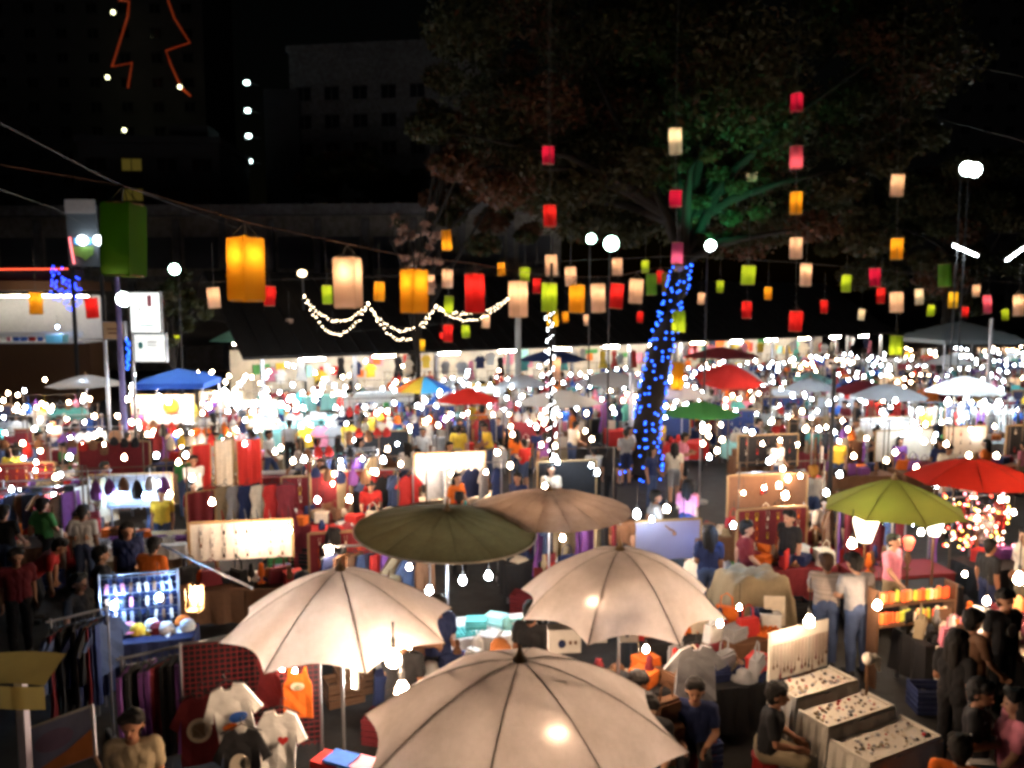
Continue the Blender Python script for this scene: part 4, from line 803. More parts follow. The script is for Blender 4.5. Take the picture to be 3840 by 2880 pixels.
lightbox(425, 1240, 75, 62, 27, 'small brown notice board left of the lit signs', .0, [(0, .1, .6, .1, 'brown'), (0, -.15, .5, .1, 'brown')])
MATS['sign_0'].node_tree.nodes['Principled BSDF'].inputs['Base Color'].default_value = (.45, .28, .14, 1)
bb = thing('billboard', 'tall dark billboard topped by a pale panel with two spot lamps', 'billboard', (D(312, 900, 40).x, 40, 0)); hx = S(110, 40)
zb = lambda py: D(0, py, 40).z
obj('panel', MB().box(0, 0, (zb(770) + zb(1000)) / 2, hx, .15, zb(770) - zb(1000)).mesh('panel', mat('billboard_dark', (.1, .12, .14), .5)), bb)
obj('header', MB().box(0, -.12, zb(775), hx, .1, S(50, 40)).mesh('header', mat('billboard_pale', (.4, .38, .38), .6)), bb)
obj('emblem', MB().prism([(-.5, zb(925)), (.55, zb(925)), (.5, zb(955)), (.1, zb(978)), (0, zb(968)), (-.4, zb(955))], -.13, -.09).mesh('emblem', mat('emblem_green', (.16, .3, .06), .6)), bb)
obj('neon_strip', MB().path([(-.55, -.2, zb(890)), (-.5, -.2, zb(930)), (-.4, -.2, zb(990))], .05, 5).mesh('neon_strip', glow('neon_pink', (1, .2, .22), 2.2)), bb)
obj('bar', MB().box(.05, -.15, zb(905), .8, .08, .28).mesh('bar', glow('bar_blue', (.1, .45, .9), .9)), bb)
for px in (310, 370): obj('spot_lamp', MB().ball((D(px, 905, 39.7).x - bb.location.x, -.32, zb(903)), .24, 10, 6).mesh('spot_lamp', glow('spot_white', (.9, .97, 1), 12)), bb)
for s_ in (-.5, .5): obj('post', MB().box(s_ * hx, .15, zb(1000) / 2, .14, .14, zb(1000)).mesh('post', M_DARK), bb)
MFL = glow('flood_face', (.55, 1, .8), 90); MFLW = glow('flood_white', (.8, 1, .93), 110)
def flood(px, py, y, label, r=.17, m=None, polez=True, tilt=(R(70), 0, 0)):
    p = D(px, py, y); t = thing('flood_lamp', label, 'flood lamp', (p.x, p.y, 0))
    obj('lamp_face', MB().lathe([(r * .2, .012), (r, 0), (r * .96, .03), (r * .3, .05)], 14).mesh('lamp_face', m or MFL), t, (0, -.16, p.z), (R(100), 0, 0))
    obj('housing', MB().lathe([(r * 1.15, -.03), (r * 1.1, .06), (r * .7, .2), (r * .3, .26)], 14).mesh('housing', M_STEEL), t, (0, -.12, p.z), (R(-80), 0, 0))
    if polez: obj('pole', MB().tube((0, .22, 0), (0, .22, p.z + .1), .032, .022, 8).mesh('pole', M_DARK), t)
    return t
flood(660, 1010, 33, 'greenish flood lamp on a pole above the small leafy tree', .2)
flood(472, 1122, 24.3, 'dazzling flood lamp just left of the lit sign box', .2, MFLW)
flood(2290, 915, 24, 'greenish flood lamp on the pole before the shed', .2); flood(2215, 897, 24.4, 'smaller flood lamp beside the greenish one', .13, MFL, True)
flood(3618, 635, 30, 'flood lamp high on the pole right of the tree', .24, MFLW); flood(3646, 640, 30.1, 'second flood lamp on the pole right of the tree', .24, MFLW)
flood(2660, 922, 25.5, 'green white flood lamp in the foliage beside the trunk', .15, MFLW, True)
sp = bpy.data.lights.new('foliage_spot', 'SPOT'); sp.energy = 1000; sp.color = (.1, 1, .45); sp.spot_size = R(75); sp.spot_blend = .6; sp.shadow_soft_size = .08
spo = bpy.data.objects.new('foliage_spot', sp); COL.objects.link(spo); spo.location = D(2730, 935, 24.2); dv = D(2700, 600, 27.5) - spo.location; spo.rotation_euler = dv.to_track_quat('-Z', 'Y').to_euler()
for o in TOP:
    if o.get('label', '').startswith('green white flood'): spo.parent = o; spo.location = spo.location - o.location
t = thing('street_lamp', 'warm oval street lamp left of the swags', 'street lamp', (D(1133, 1025, 40).x, 40, 0)); zl = D(1133, 1025, 40).z
obj('globe', MB().ball((0, 0, zl), .22, 10, 6, .75).mesh('globe', glow('street_warm', (1, .74, .42), 14)), t); obj('pole', MB().tube((0, .1, 0), (0, .1, zl), .07, .05, 8).mesh('pole', M_DARK), t)
def post(px, ytop, ybot, y, r, label, m=None):
    p = D(px, ytop, y); t = thing('post', label, 'post', (p.x, y, 0)); obj('shaft', MB().tube((0, 0, 0), (0, 0, p.z), r, r * .85, 10).mesh('shaft', m or M_CONC), t); obj('cap', MB().lathe([(r * 1.1, p.z), (r * 1.1, p.z + .06), (.02, p.z + .1)], 10).mesh('cap', M_STEEL), t)
post(1943, 1150, 1420, 33, .14, 'grey concrete post below the peach lantern'); post(2370, 1400, 1600, 27, .1, 'slim grey post left of the blue lit trunk', M_STEEL)
post(3130, 1380, 1900, 20, .06, 'dark thin post left of the olive green parasol', M_DARK); post(3720, 1200, 1420, 36, .1, 'steel post at the pavilion corner', M_STEEL)
tubelamp(D(3620, 940, 30), R(10), 'slanting cool tube lamp right of the tree', tubec, R(20)); tubelamp(D(3822, 942, 30), R(-10), 'second slanting cool tube lamp at the far right', tubec, R(-38))
for o in TOP[-2:]: o.scale = (.9, .9, .9)
# blue canopy tents, pavilion
def disc_(cx, cz, rx, rz_, n=18): return [(cx + rx * math.cos(-2 * math.pi * k / n), cz + rz_ * math.sin(-2 * math.pi * k / n)) for k in range(n)]
def tent(label, px, py, wpx, y, m, h=.7, dep=2.4, zt=None, name='canopy_tent'):
    p = D(px, py, y); wv = S(wpx, y); t = thing(name, label, 'canopy', (p.x, y + dep / 2, 0), R(6)); ze = max(1.9, p.z - h)
    b = MB(); b.grid(lambda u, v: ((u - .5) * wv, (v - .5) * dep, ze + (p.z - ze) * (1 - max(abs(2 * u - 1), abs(2 * v - 1))) ** .75), 12, 10); obj('canopy', b.mesh('canopy', m, True), t)
    b = MB(); b.box(0, -dep / 2, ze - .09, wv, .012, .2).box(-wv / 2, 0, ze - .09, .012, dep, .2).box(wv / 2, 0, ze - .09, .012, dep, .2); obj('valance', b.mesh('valance', m), t)
    for a in (-1, 1):
        for c_ in (-1, 1): obj('post', MB().tube((a * wv * .48, c_ * dep * .48, 0), (a * wv * .48, c_ * dep * .48, ze), .03, None, 6).mesh('post', M_STEEL), t)
    return t
tent('bright blue fabric canopy right of the tall post', 615, 1392, 255, 28, cu('blue', .45), .45)
tent('grey pavilion roof on steel posts at the right', 3690, 1205, 340, 38, mat('pavilion_grey', (.22, .26, .27), .6, trans=.15), .9, 4, name='pavilion')
tent('turquoise awning beyond the small silver parasol', 3070, 1400, 90, 36, cu('aqua', .4), .3, 1.5)
tent('long white awning left of the rainbow parasol', 1430, 1475, 240, 30, cu('white', .45), .3, 2)

# ================================================================== MID GROUND SET PIECES
# glowing white backdrop with lamps
p = P(1690, 1940, 0); board(p, R(12), 1.75, .95, .72, 'white', 'glowing white backdrop behind the trinket stall', 0)
for px, py in ((1825, 1770), (1600, 1745), (1865, 1695), (1700, 1715)): bulb(D(px, py, p.y - .55), 'w', 'warm bulb in front of the glowing white backdrop', .4, 1.1)
table((p.x + .1, p.y - .8), R(12), 'cream', 'cream table below the glowing white backdrop', 2.3, .7)
for k in range(12): good('carved_figure', 'brown', (p.x - .85 + k * .165, p.y - .85 + k * .035, .757), 0, 'dark carved figure in the row before the glowing backdrop')
# white tables, their cyan light put into the aqua cloth and goods
for k, (px, py, cname) in enumerate(((1000, 1690, 'aqua'), (1130, 1660, 'aqua'), (830, 1700, 'white'), (1240, 1630, 'white'))):
    p = P(px, py, 0); table(p, R(10), cname, '%s draped table in the cool lit square' % cname + ['', ', second', ', left end', ', right end'][k], 2.0, 1.0, .75, .7); BLOCK.append((p, 1.5))
    for j in range(2): bulb(p + Vector((-.5 + j, .3, 1.7)), 'c', 'white bulb over the turquoise tables', .4, 1.6)
    for j in range(5): good(rnd.choice(['trinket_tray', 'folded_clothes']), rnd.choice(['white', 'aqua', 'teal']), p + Vector((rnd.uniform(-.8, .8), rnd.uniform(-.3, .3), .757)), 0, 'pale goods on the turquoise tables')
# white clothes stall at right
p = P(3600, 1690, 0)
for i, (dx, dy) in enumerate(((-.9, .6), (.9, .8), (2.6, 1.0), (0, -.5), (1.8, -.2))):
    rack(p + Vector((dx, dy, 0)), R(8), 6 if i else 7, ['white'] * 8 + ['cream'], ['hanging_dress', 'hanging_shirt'], 'rail of white clothes in the dazzling stall, %s' % ['back left', 'back middle', 'back right', 'front left', 'front right'][i], 1.7, '%s garment in the dazzling white clothes stall')
for px, py in ((3555, 1505), (3690, 1510), (3745, 1510), (3450, 1540), (3380, 1480), (3620, 1560)): bulb(D(px, py, p.y - .4), 'c', 'cool bulb over the white clothes stall', .4, 1.8)
table(p + Vector((-.6, -2.3, 0)), R(6), 'white', 'white table of food before the white clothes stall', 2.2, .9); table(p + Vector((1.9, -2.1, 0)), R(6), 'cream', 'cream table before the white clothes stall', 2.0, .9)
for px, py in ((3500, 1650), (3590, 1665), (3660, 1700), (3740, 1690), (3440, 1780), (3290, 1765)): bulb(D(px, py, p.y - 2.6), 'w', 'warm bulb over the food tables', .4, 1.2)
for k in range(12): good(rnd.choice(['gift_box', 'jar', 'folded_clothes']), rnd.choice(['white', 'yellow', 'orange', 'cream']), p + Vector((-1.5 + k * .38, -2.2 + rnd.uniform(-.2, .2), .757)), 0, 'pale goods on the food tables by the white clothes stall')
# warm lit food stall
p = P(590, 1560, 1.3); p.z = 0; board(p + Vector((0, .5, 0)), R(6), 2.2, .9, 1.1, 'white', 'blazing white backdrop of the warm lit food stall', 0)
table(p + Vector((0, -.5, 0)), R(6), 'cream', 'cream counter of the warm lit food stall', 2.3, .8, .85, .6)
for k in range(5): bulb(p + Vector((-1 + .5 * k, -.15, 1.95 - .1 * (k % 2))), 'w', 'warm bulb in the blazing food stall', .3, 1.3)
t = thing('round_sign', 'orange round sign in the warm lit food stall', 'sign', p + Vector((.35, .40, 1.6))); obj('disc', MB().prism(disc_(0, 0, .28, .28), -.02, .02).mesh('disc', cm('orange')), t); obj('rim', MB().path([(.29 * math.cos(k * .3927), 0, .29 * math.sin(k * .3927)) for k in range(17)], .02, 4).mesh('rim', cm('brown')), t)
for k in range(8): good(rnd.choice(['jar', 'gift_box']), rnd.choice(['orange', 'white', 'red', 'cream']), p + Vector((-1 + .28 * k, -.5, .857)), 0, 'goods on the counter of the warm lit food stall')
# silver jewellery wall, left
p = P(500, 2040, 0)
gw = board(p, R(9), 1.75, .85, .75, 'grey', 'grey striped jewellery wall under bluish bulbs', 0, mat('striped_grey', (.35, .37, .4), .6, .6, 10, .3, stretch=(.3, 1, 9)))
for k in range(9): obj('shelf_wire', cached('shw', lambda: MB().box(0, -.03, 0, 1.7, .03, .012).mesh('shelf_wire', M_STEEL)), gw, (0, 0, .92 + k * .075))
for px, py, kd in ((430, 1862, 'b'), (545, 1857, 'b'), (636, 1850, 'w')): bulb(D(px, py, p.y - .25), kd, '%s bulb above the striped jewellery wall' % ('bluish' if kd == 'b' else 'warm'), .3, 1.15)
table(P(530, 2170, 0), R(9), 'white', 'white table before the striped jewellery wall', 1.9, .75, .75, .25)
for k in range(7): good('trinket_tray', rnd.choice(['white', 'grey', 'purple']), P(530, 2170, 0) + Vector((-.75 + .25 * k, rnd.uniform(-.15, .2), .757)), R(9), 'trinket tray before the striped jewellery wall')
# white ornament board with red curtains
p = P(915, 2265, 0); ob = board(p, R(10), 1.75, .85, .68, 'white', 'white ornament board lit by two warm bulbs', 26, itemc=('brown', 'black', 'grey'))
for px, py in ((945, 2012), (1083, 1985), (795, 1880)): bulb(D(px, py, p.y - .3), 'w', 'warm bulb at the white ornament board', .3)
table(p + Vector((.3, -.9, 0)), R(10), 'brown', 'dark table of shoes before the white ornament board', 2.2, .8)
for k in range(9): good(rnd.choice(['handbag', 'carved_figure', 'jar']), rnd.choice(['black', 'brown', 'orange', 'maroon']), p + Vector((-.6 + .22 * k, -.95 + rnd.uniform(-.2, .2), .757)), rnd.uniform(-1, 1), 'dark goods before the white ornament board')
def curtain(a, b_, z0, z1, col, label):
    a, b_ = Vector(a), Vector(b_); n = 40; L_ = (b_ - a).length; dr = (b_ - a).normalized(); nn = Vector((-dr.y, dr.x, 0)); b = MB()
    b.grid(lambda u, v: a + dr * (u * L_) + nn * (.03 * math.sin(u * L_ * 28) * (1 - .4 * v)) + Vector((0, 0, z0 + (z1 - z0) * v)), n, 4)
    t = thing('hanging_cloth', label, 'cloth', (0, 0, 0)); obj('drape', b.mesh('drape', cm(col), True), t); b = MB(); b.tube(a + Vector((0, 0, z1)), b_ + Vector((0, 0, z1)), .015); obj('rail', b.mesh('rail', M_BAMBOO), t)
    for e_ in (a, b_): b = MB(); b.tube(e_, e_ + Vector((0, 0, z1)), .02); obj('post', b.mesh('post', M_BAMBOO), t)
curtain(P(680, 2200, 0) + Vector((0, .4, 0)), P(790, 2180, 0) + Vector((0, .4, 0)), .3, 1.75, 'maroon', 'dark red drape left of the white ornament board')
for k, (cname, x_) in enumerate((('red', 0), ('khaki', .22), ('grey', .44), ('navy', .66), ('cream', .9), ('red', 1.15), ('maroon', 1.4))):
    garment('hanging_dress', cname, P(760, 2185, 0) + Vector((x_, .7 + x_ * .18, 1.75)), R(15), '%s scarf length hung above the white ornament board' % cname)
curtain(P(730, 1960, 0), P(800, 1950, 0), .2, 1.95, 'red', 'red drape beside the peach cloth panels'); curtain(P(815, 1945, 0), P(880, 1935, 0), .2, 2.0, 'cream', 'peach cloth panel hung beside the red drape')
curtain(P(895, 1935, 0), P(985, 1920, 0), .2, 1.95, 'red', 'crimson drape right of the peach cloth panel')
bulb(D(800, 1885, 18.4), 'w', 'warm bulb before the red drapes', .3, 1.3)
# long red table with white trays
p = P(1050, 1880, 0); table(p, R(8), 'maroon', 'long dark red table with white trays', 2.4, .8); BLOCK.append((p, 1.5))
for k in range(7): good('trinket_tray', 'white', p + Vector((-1 + .33 * k, .05 + .04 * k, .757)), R(8), 'white tray along the long dark red table')
# bluish projection panel and tarpaulin covered stacks
p = P(2500, 2160, 0); mp_ = mat('pale_blue_panel', (.58, .58, .86), .5, .25, 1.5, trans=.6)
board(p, R(10), 1.35, .35, .78, 'white', 'pale bluish purple plastic screen behind the domed parasol', 0, mp_)
bulb(p + Vector((.4, .4, .8)), 'b', 'bluish bulb behind the pale plastic screen', .3, 1.7); bulb(p + Vector((-.4, -.45, 1.3)), 'c', 'white bulb before the pale plastic screen', .3, .8)
def tarp(p, sx, sy, h, rz, label, col='khaki'):
    t = thing('covered_stack', label, 'covered boxes', (p[0], p[1], 0), rz); b = MB()
    def fn(u, v):
        x, y = (u - .5) * 2, (v - .5) * 2; m_ = max(abs(x), abs(y)); k = min(1, max(0, (1 - m_) / .22)); s_ = 1 - (1 - k) * .0
        wv = .04 * math.sin(x * 7 + y * 3) + .03 * math.sin(y * 9 - x * 4); return (x * sx / 2 * (.86 + .14 * (1 - k)) + wv * (1 - k), y * sy / 2 * (.86 + .14 * (1 - k)) + wv * (1 - k), .05 + (h - .05) * min(1, k * 1.15) ** .6 + wv * k)
    b.grid(fn, 22, 18); obj('tarpaulin', b.mesh('tarpaulin', cm(col), True), t); obj('box', MB().box(0, 0, h * .45, sx * .7, sy * .7, h * .9).mesh('box', cm('brown')), t)
tarp(P(2810, 2390, 0), 1.3, .95, 1.1, R(14), 'grey beige tarpaulin over stacked boxes behind the seated vendors'); tarp(P(2650, 2300, 0), .9, .7, .95, R(30), 'smaller folded tarpaulin over boxes beside the plastic screen', 'cream')
t = thing('paper_sign', 'blank cream paper card propped on the covered boxes', 'sign', P(2905, 2290, .95), (R(-12), 0, R(-6))); obj('card', MB().box(0, 0, 0, .3, .012, .42).mesh('card', cm('cream')), t); obj('prop', MB().box(0, .08, -.08, .03, .15, .24).mesh('prop', M_WOOD), t)

# ================================================================== FOREGROUND LEFT: jeans stall, shirts, awning, banner
def rack_px(a, b_, n, cols, kinds, label, glabel):
    a = P(a[0], a[1], 1.72); b_ = P(b_[0], b_[1], 1.72); m_ = (a + b_) / 2; d_ = b_ - a
    rack((m_.x, m_.y), math.atan2(d_.y, d_.x), n, cols, kinds, label, round(d_.length, 2), glabel)
rack_px((455, 2470), (945, 2365), 22, ['black', 'navy', 'black', 'navy', 'black', 'maroon', 'purple', 'brown'], ['hanging_trousers'], 'long rail of dark trousers in the left clothes stall', '%s trousers on the long rail of the left stall')
rack_px((190, 2330), (400, 2280), 13, ['navy', 'black', 'denim', 'black', 'maroon'], ['hanging_trousers', 'hanging_shirt'], 'back rail of dark clothes in the left clothes stall', '%s garment on the back rail of the left stall')
gp_ = P(525, 2245, 1.47); g2 = thing('wire_grid', 'dark wire grid holding small goods under two blue white bulbs', 'wire grid', (gp_.x, gp_.y, 0), R(14)); g2.scale = (.8, 1, 1)
wire = MB()
for k in range(11): wire.box(-.6 + .12 * k, 0, 1.45, .008, .008, .7)
for k in range(7): wire.box(0, 0, 1.12 + .11 * k, 1.2, .008, .008)
obj('mesh_wire', wire.mesh('mesh_wire', M_STEEL), g2)
obj('frame', MB().tube((-.62, 0, 0), (-.62, 0, 1.85), .018).tube((.62, 0, 0), (.62, 0, 1.85), .018).tube((-.62, 0, 1.83), (.62, 0, 1.83), .015).mesh('frame', M_STEEL), g2)
obj('backing', MB().box(0, .03, 1.45, 1.16, .01, .66).mesh('backing', cm('navy')), g2)
pm_ = MB().box(0, -.02, 0, .05, .03, .13).mesh('hung_item', cm('brown'))
for i in range(9):
    for j in range(3): recolor(obj('hung_item', pm_, g2, (-.5 + .125 * i, -.02, 1.25 + .2 * j), (0, rnd.uniform(-.2, .2), 0)), cm(rnd.choice(['brown', 'cream', 'black', 'grey', 'pink'])))
for px, py in ((427, 2268), (596, 2237)): bulb(D(px, py, gp_.y - .22), 'b', 'blue white bulb clipped on the wire grid', .4, .9)
p = P(530, 2375, 1.15); table((p.x, p.y), R(14), 'navy', 'dark table heaped with caps and scarves below the wire grid', 1.35, .5, 1.12, .5)
CAPM = MB().lathe([(.1, 0), (.105, .04), (.085, .1), (.04, .135), (.01, .14)], 12).box(0, -.13, .012, .17, .12, .02).mesh('cap', cm('white'))
for k in range(10): tag(recolor(obj('cap', CAPM, None, (p.x - .55 + .12 * k, p.y + .03 * k + rnd.uniform(-.12, .12), 1.13), (rnd.uniform(-.3, .3), rnd.uniform(-.3, .3), rnd.uniform(-1, 1))), cm(['white', 'cream', 'white', 'pink', 'yellow', 'white', 'maroon', 'white', 'orange', 'white'][k])), '%s cap heaped below the wire grid' % ['white', 'cream', 'white', 'pink', 'yellow', 'white', 'maroon', 'white', 'orange', 'white'][k], 'cap')
t = thing('hanging_lamp', 'warm bulb in a square glass lantern hung from a steel rod', 'lamp', D(728, 2228, 9.6)); obj('glass_bulb', BG['w'], t)
obj('cage', MB().box(-.08, -.08, -.05, .012, .012, .3).box(.08, -.08, -.05, .012, .012, .3).box(-.08, .08, -.05, .012, .012, .3).box(.08, .08, -.05, .012, .012, .3).box(0, 0, -.2, .18, .18, .012).mesh('cage', M_BAMBOO), t)
obj('pane', MB().box(0, .085, -.06, .15, .004, .26).mesh('pane', mat('lamp_glass', (.8, .6, .4), .3, trans=.5)), t); obj('cord', MB().tube((0, 0, .1), (0, 0, .35), .006, None, 5).mesh('cord', M_CORD), t)
b = MB(); b.tube(D(610, 2045, 10.6), D(945, 2205, 9.3), .016); tag(obj('awning_rod', b.mesh('awning_rod', M_STEEL)), 'steel rod slanting behind the pinkish beige parasol', 'rod')
# printed shirts on their grid
gp_ = P(940, 2880, 0); gp_ = Vector((D(940, 2700, 8.3).x, 8.4, 0)); g3 = thing('wire_grid', 'red brown lattice wall behind the printed shirts', 'wire grid', gp_, R(14)); wire = MB()
for k in range(24): wire.box(-.7 + .061 * k, 0, 1.2, .01, .01, 1.3)
for k in range(22): wire.box(0, .004, .58 + .06 * k, 1.44, .01, .01)
obj('lattice', wire.mesh('lattice', cm('maroon')), g3); obj('backing', MB().box(0, .06, 1.2, 1.4, .01, 1.26).mesh('backing', cm('black')), g3)
obj('frame', MB().tube((-.72, 0, 0), (-.72, 0, 1.88), .016).tube((.72, 0, 0), (.72, 0, 1.88), .016).tube((-.72, 0, 1.87), (.72, 0, 1.87), .014).mesh('frame', M_STEEL), g3)
def show_shirt(px, py, y, col, kind, rz, label, prints=(), s=1., tilt=0):
    o = tag(recolor(obj(kind, GARM[kind], None, D(px, py, y), (0, tilt, rz), s), cm(col)), label, 'shirt'); obj('hanger', HANG, o)
    for out, c_, nm in prints: obj(nm, MB().prism(out, -.052, -.047).mesh(nm, cm(c_)), o)
    return o
def disc(cx, cz, rx, rz_, n=18): return [(cx + rx * math.cos(-2 * math.pi * k / n), cz + rz_ * math.sin(-2 * math.pi * k / n)) for k in range(n)]
def heart(cx, cz, s): return [(cx + s * .0625 * 16 * math.sin(t_) ** 3 / 1.0, cz + s * (.0625 * (13 * math.cos(t_) - 5 * math.cos(2 * t_) - 2 * math.cos(3 * t_) - math.cos(4 * t_)))) for t_ in [2 * math.pi * k / 26 for k in range(26)]]
show_shirt(850, 2570, 7.95, 'white', 'printed_shirt', R(12), 'white shirt with a blue and orange print in the shirt display', [(disc(.05, -.33, .09, .055), 'blue', 'print_blue'), (disc(-.05, -.41, .07, .035), 'orange', 'print_orange')], 1.04, R(-10))
show_shirt(1050, 2665, 7.8, 'white', 'printed_shirt', R(6), 'white shirt with a red heart print', [(heart(.05, -.30, .055), 'red', 'heart_print')], .98, R(4))
show_shirt(905, 2735, 7.65, 'black', 'printed_shirt', R(10), 'black shirt with a pale printed picture', [(disc(-.02, -.36, .1, .13), 'cream', 'print_pale'), (disc(.03, -.33, .05, .06), 'black', 'print_dark')], 1.)
show_shirt(745, 2610, 8.05, 'maroon', 'printed_shirt', R(14), 'maroon shirt with a pale ring emblem', [(disc(0, -.34, .12, .13), 'cream', 'ring_emblem'), (disc(0, -.34, .085, .09), 'brown', 'emblem_centre')], 1.04)
show_shirt(1115, 2500, 8.1, 'orange', 'tank_top', R(6), 'bright orange sleeveless shirt', [(disc(0, -.28, .1, .06), 'cream', 'print_pale'), (disc(.02, -.30, .07, .04), 'green', 'print_green')], .72)
show_shirt(1005, 2440, 8.3, 'maroon', 'hanging_dress', R(20), 'dark red garment above the orange sleeveless shirt', (), .6)
# awning and banner at the edge
t = thing('stall_awning', 'mustard awning edge on a pale post at the left edge', 'awning', D(60, 2560, 6.4), R(-4))
b = MB(); b.grid(lambda u, v: (-1.6 + 1.88 * u, v * .3 - .05, .14 * v + .02 * math.sin(u * 9)), 12, 5); obj('cloth', b.mesh('cloth', mat('mustard', (.42, .32, .1), .8, .2, 5, .2, trans=.3), True), t)
b = MB(); b.grid(lambda u, v: (-1.6 + 1.88 * u, -.06 + .01 * math.sin(u * 20), .0 - .2 * v), 14, 2); obj('valance', b.mesh('valance', MATS['mustard'], True), t)
z_ = t.location.z; obj('post', MB().box(.02, .03, -z_ / 2, .07, .07, z_).mesh('post', mat('pale_post', (.62, .6, .75), .5)), t)
bp = D(215, 2790, 6.6); t = thing('picture_banner', 'slanted banner with a blue and orange picture at the left edge', 'banner', bp, (R(-38), R(-18), R(8)))
obj('sheet', MB().box(0, 0, 0, .62, .015, .42).mesh('sheet', mat('banner_blue', (.2, .22, .38), .5, .5, 4)), t)
obj('picture', MB().prism([(-.31, -.21), (.31, -.21), (.31, .02), (.1, -.08), (-.1, -.14)], -.014, -.010).mesh('picture', mat('banner_orange', (.5, .17, .05), .5, .4, 6)), t)
obj('picture_rim', MB().prism(disc(-.02, .04, .17, .09), -.016, -.012).mesh('picture_rim', mat('banner_violet', (.22, .15, .26), .5, .4, 6)), t)
obj('frame', MB().box(0, 0, .215, .66, .03, .02).box(.32, 0, 0, .02, .03, .42).mesh('frame', M_STEEL), t)
obj('leg', MB().tube((.25, .05, -.1), (.25, .8, -1.0), .015).mesh('leg', M_WOOD), t)
bulb(D(655, 2990, 5.9), 'w', 'warm bulb low in front of the vendor at the left stall', .4, .55)

# ================================================================== FOREGROUND CENTRE
def under(apex, Rr, h, pw, nm, spots, fill):
    for r_, ph, sz in spots: bulb(canopy_pt(apex, Rr, h, pw, r_, R(ph), .07), 'w', 'small bulb glowing through the ' + nm, 0, sz)
    for r_, ph, gap, sz in fill: bulb(canopy_pt(apex, Rr, h, pw, r_, R(ph), gap), 'w', 'bulb hung well below the ' + nm, .3, sz)
under(U1, 1.36, .62, 1.7, 'large cream parasol', [(.52, -68, .22)], [(.12, 40, 1.0, 1.15), (.5, -60, .95, .6), (.5, 150, .9, .5)])
under(U2, 1.27, .62, 1.5, 'pinkish beige parasol', [(.74, -52, .4), (.86, -40, .35)], [(.12, 80, 1.05, .75), (.55, -120, .6, .42), (.5, 190, .85, .5)])  # front left fill bulb is added, unseen, to brighten the printed shirts
under(U3, 1.25, .66, 1.9, 'domed cream parasol', [(.66, -116, .24)], [(.12, 60, 1.0, 1.1), (.4, -60, .9, .7)])
under(U5, 1.27, .32, 1.35, 'brown paper parasol', [], [(.15, 100, .55, 1.2), (.3, -60, .6, .8)])
under(U4, 1.27, .3, 1.25, 'olive paper parasol', [], [(.45, -150, .6, .7)])
under(UG, 1.16, .5, 1.25, 'olive green parasol', [], [(.45, -60, .6, .9)]); under(UR, 1.2, .4, 1.6, 'bright red parasol', [], [(.45, -60, .55, 1.)])
for px, py in ((1475, 2462), (1508, 2582)): bulb(D(px, py, 7.55), 'w', 'bare warm bulb between the two cream parasols', .1, 1.6)
for px, py in ((1610, 2210), (1735, 2173), (1832, 2155)): bulb(D(px, py, 10.9), 'c', 'clear white pendant bulb under the olive paper parasol', .2, 1.)
bulb(D(1235, 2060, 12), 'w', 'warm bulb above the finial of the pinkish parasol', .4, 1.1); bulb(D(1310, 1868, 16), 'w', 'warm bulb behind the pinkish parasol', .4, 1.2); bulb(D(1190, 1872, 15.5), 'c', 'white bulb right of the dark red table', .4, .9)
bulb(D(2388, 1925, 13.4), 'c', 'white bulb right of the brown paper parasol', .4, 1.2); bulb(D(2500, 1905, 13.8), 'w', 'warm bulb above the plastic screen', .4, 1.1); bulb(D(2750, 1968, 13), 'b', 'bluish bulb right of the plastic screen', .4, .8)
bulb(D(2945, 1855, 15), 'w', 'warm bulb over the dim right aisle', .4, 1.2); bulb(D(2043, 1822, 15), 'w', 'warm bulb above the brown paper parasol', .3, .9)
# table below pinkish parasol and between the parasols
p = D(1320, 2760, 6.9); table((p.x + .05, 7.2), R(-24), 'white', 'white table with red and blue packets below the pinkish parasol', 1.0, .6, .95, .3)
for k, cname in enumerate(('red', 'blue', 'white', 'pink', 'red', 'white')): good('gift_box' if k % 2 else 'folded_clothes', cname, (p.x - .3 + .13 * k, 7.3 - .05 * k, .957), R(-24), '%s packet on the white table below the pinkish parasol' % cname)
tubelamp(D(1325, 2490, 8.6), 0, 'upright tube lamp on the pole side below the pinkish parasol', None, R(90)); TOP[-1].scale = (.45, .6, .6)
p = P(1845, 2345, .8); table((p.x, p.y), R(10), 'aqua', 'bright turquoise white table under the pendant bulbs', 1.15, .75, .8, .4, cm('white'))
for k in range(8): good(rnd.choice(['trinket_tray', 'jar', 'folded_clothes']), rnd.choice(['white', 'teal', 'aqua']), (p.x - .5 + .14 * k, p.y + rnd.uniform(-.3, .25), .807), rnd.uniform(-.5, .5), 'pale goods on the table under the pendant bulbs')
t = thing('bar_stool', 'tall dark folding stool under the olive paper parasol', 'stool', P(1490, 2330, 0), R(10))
obj('seat', MB().box(0, 0, .78, .34, .3, .03).mesh('seat', M_DARK), t)
for a in (-1, 1):
    for c_ in (-1, 1): obj('leg', MB().tube((a * .2, c_ * .17, 0), (a * .12, c_ * .1, .77), .014).mesh('leg', M_DARK), t)
obj('stretcher', MB().tube((-.18, -.14, .25), (.18, -.14, .25), .01).tube((-.18, .14, .25), (.18, .14, .25), .01).mesh('stretcher', M_DARK), t)
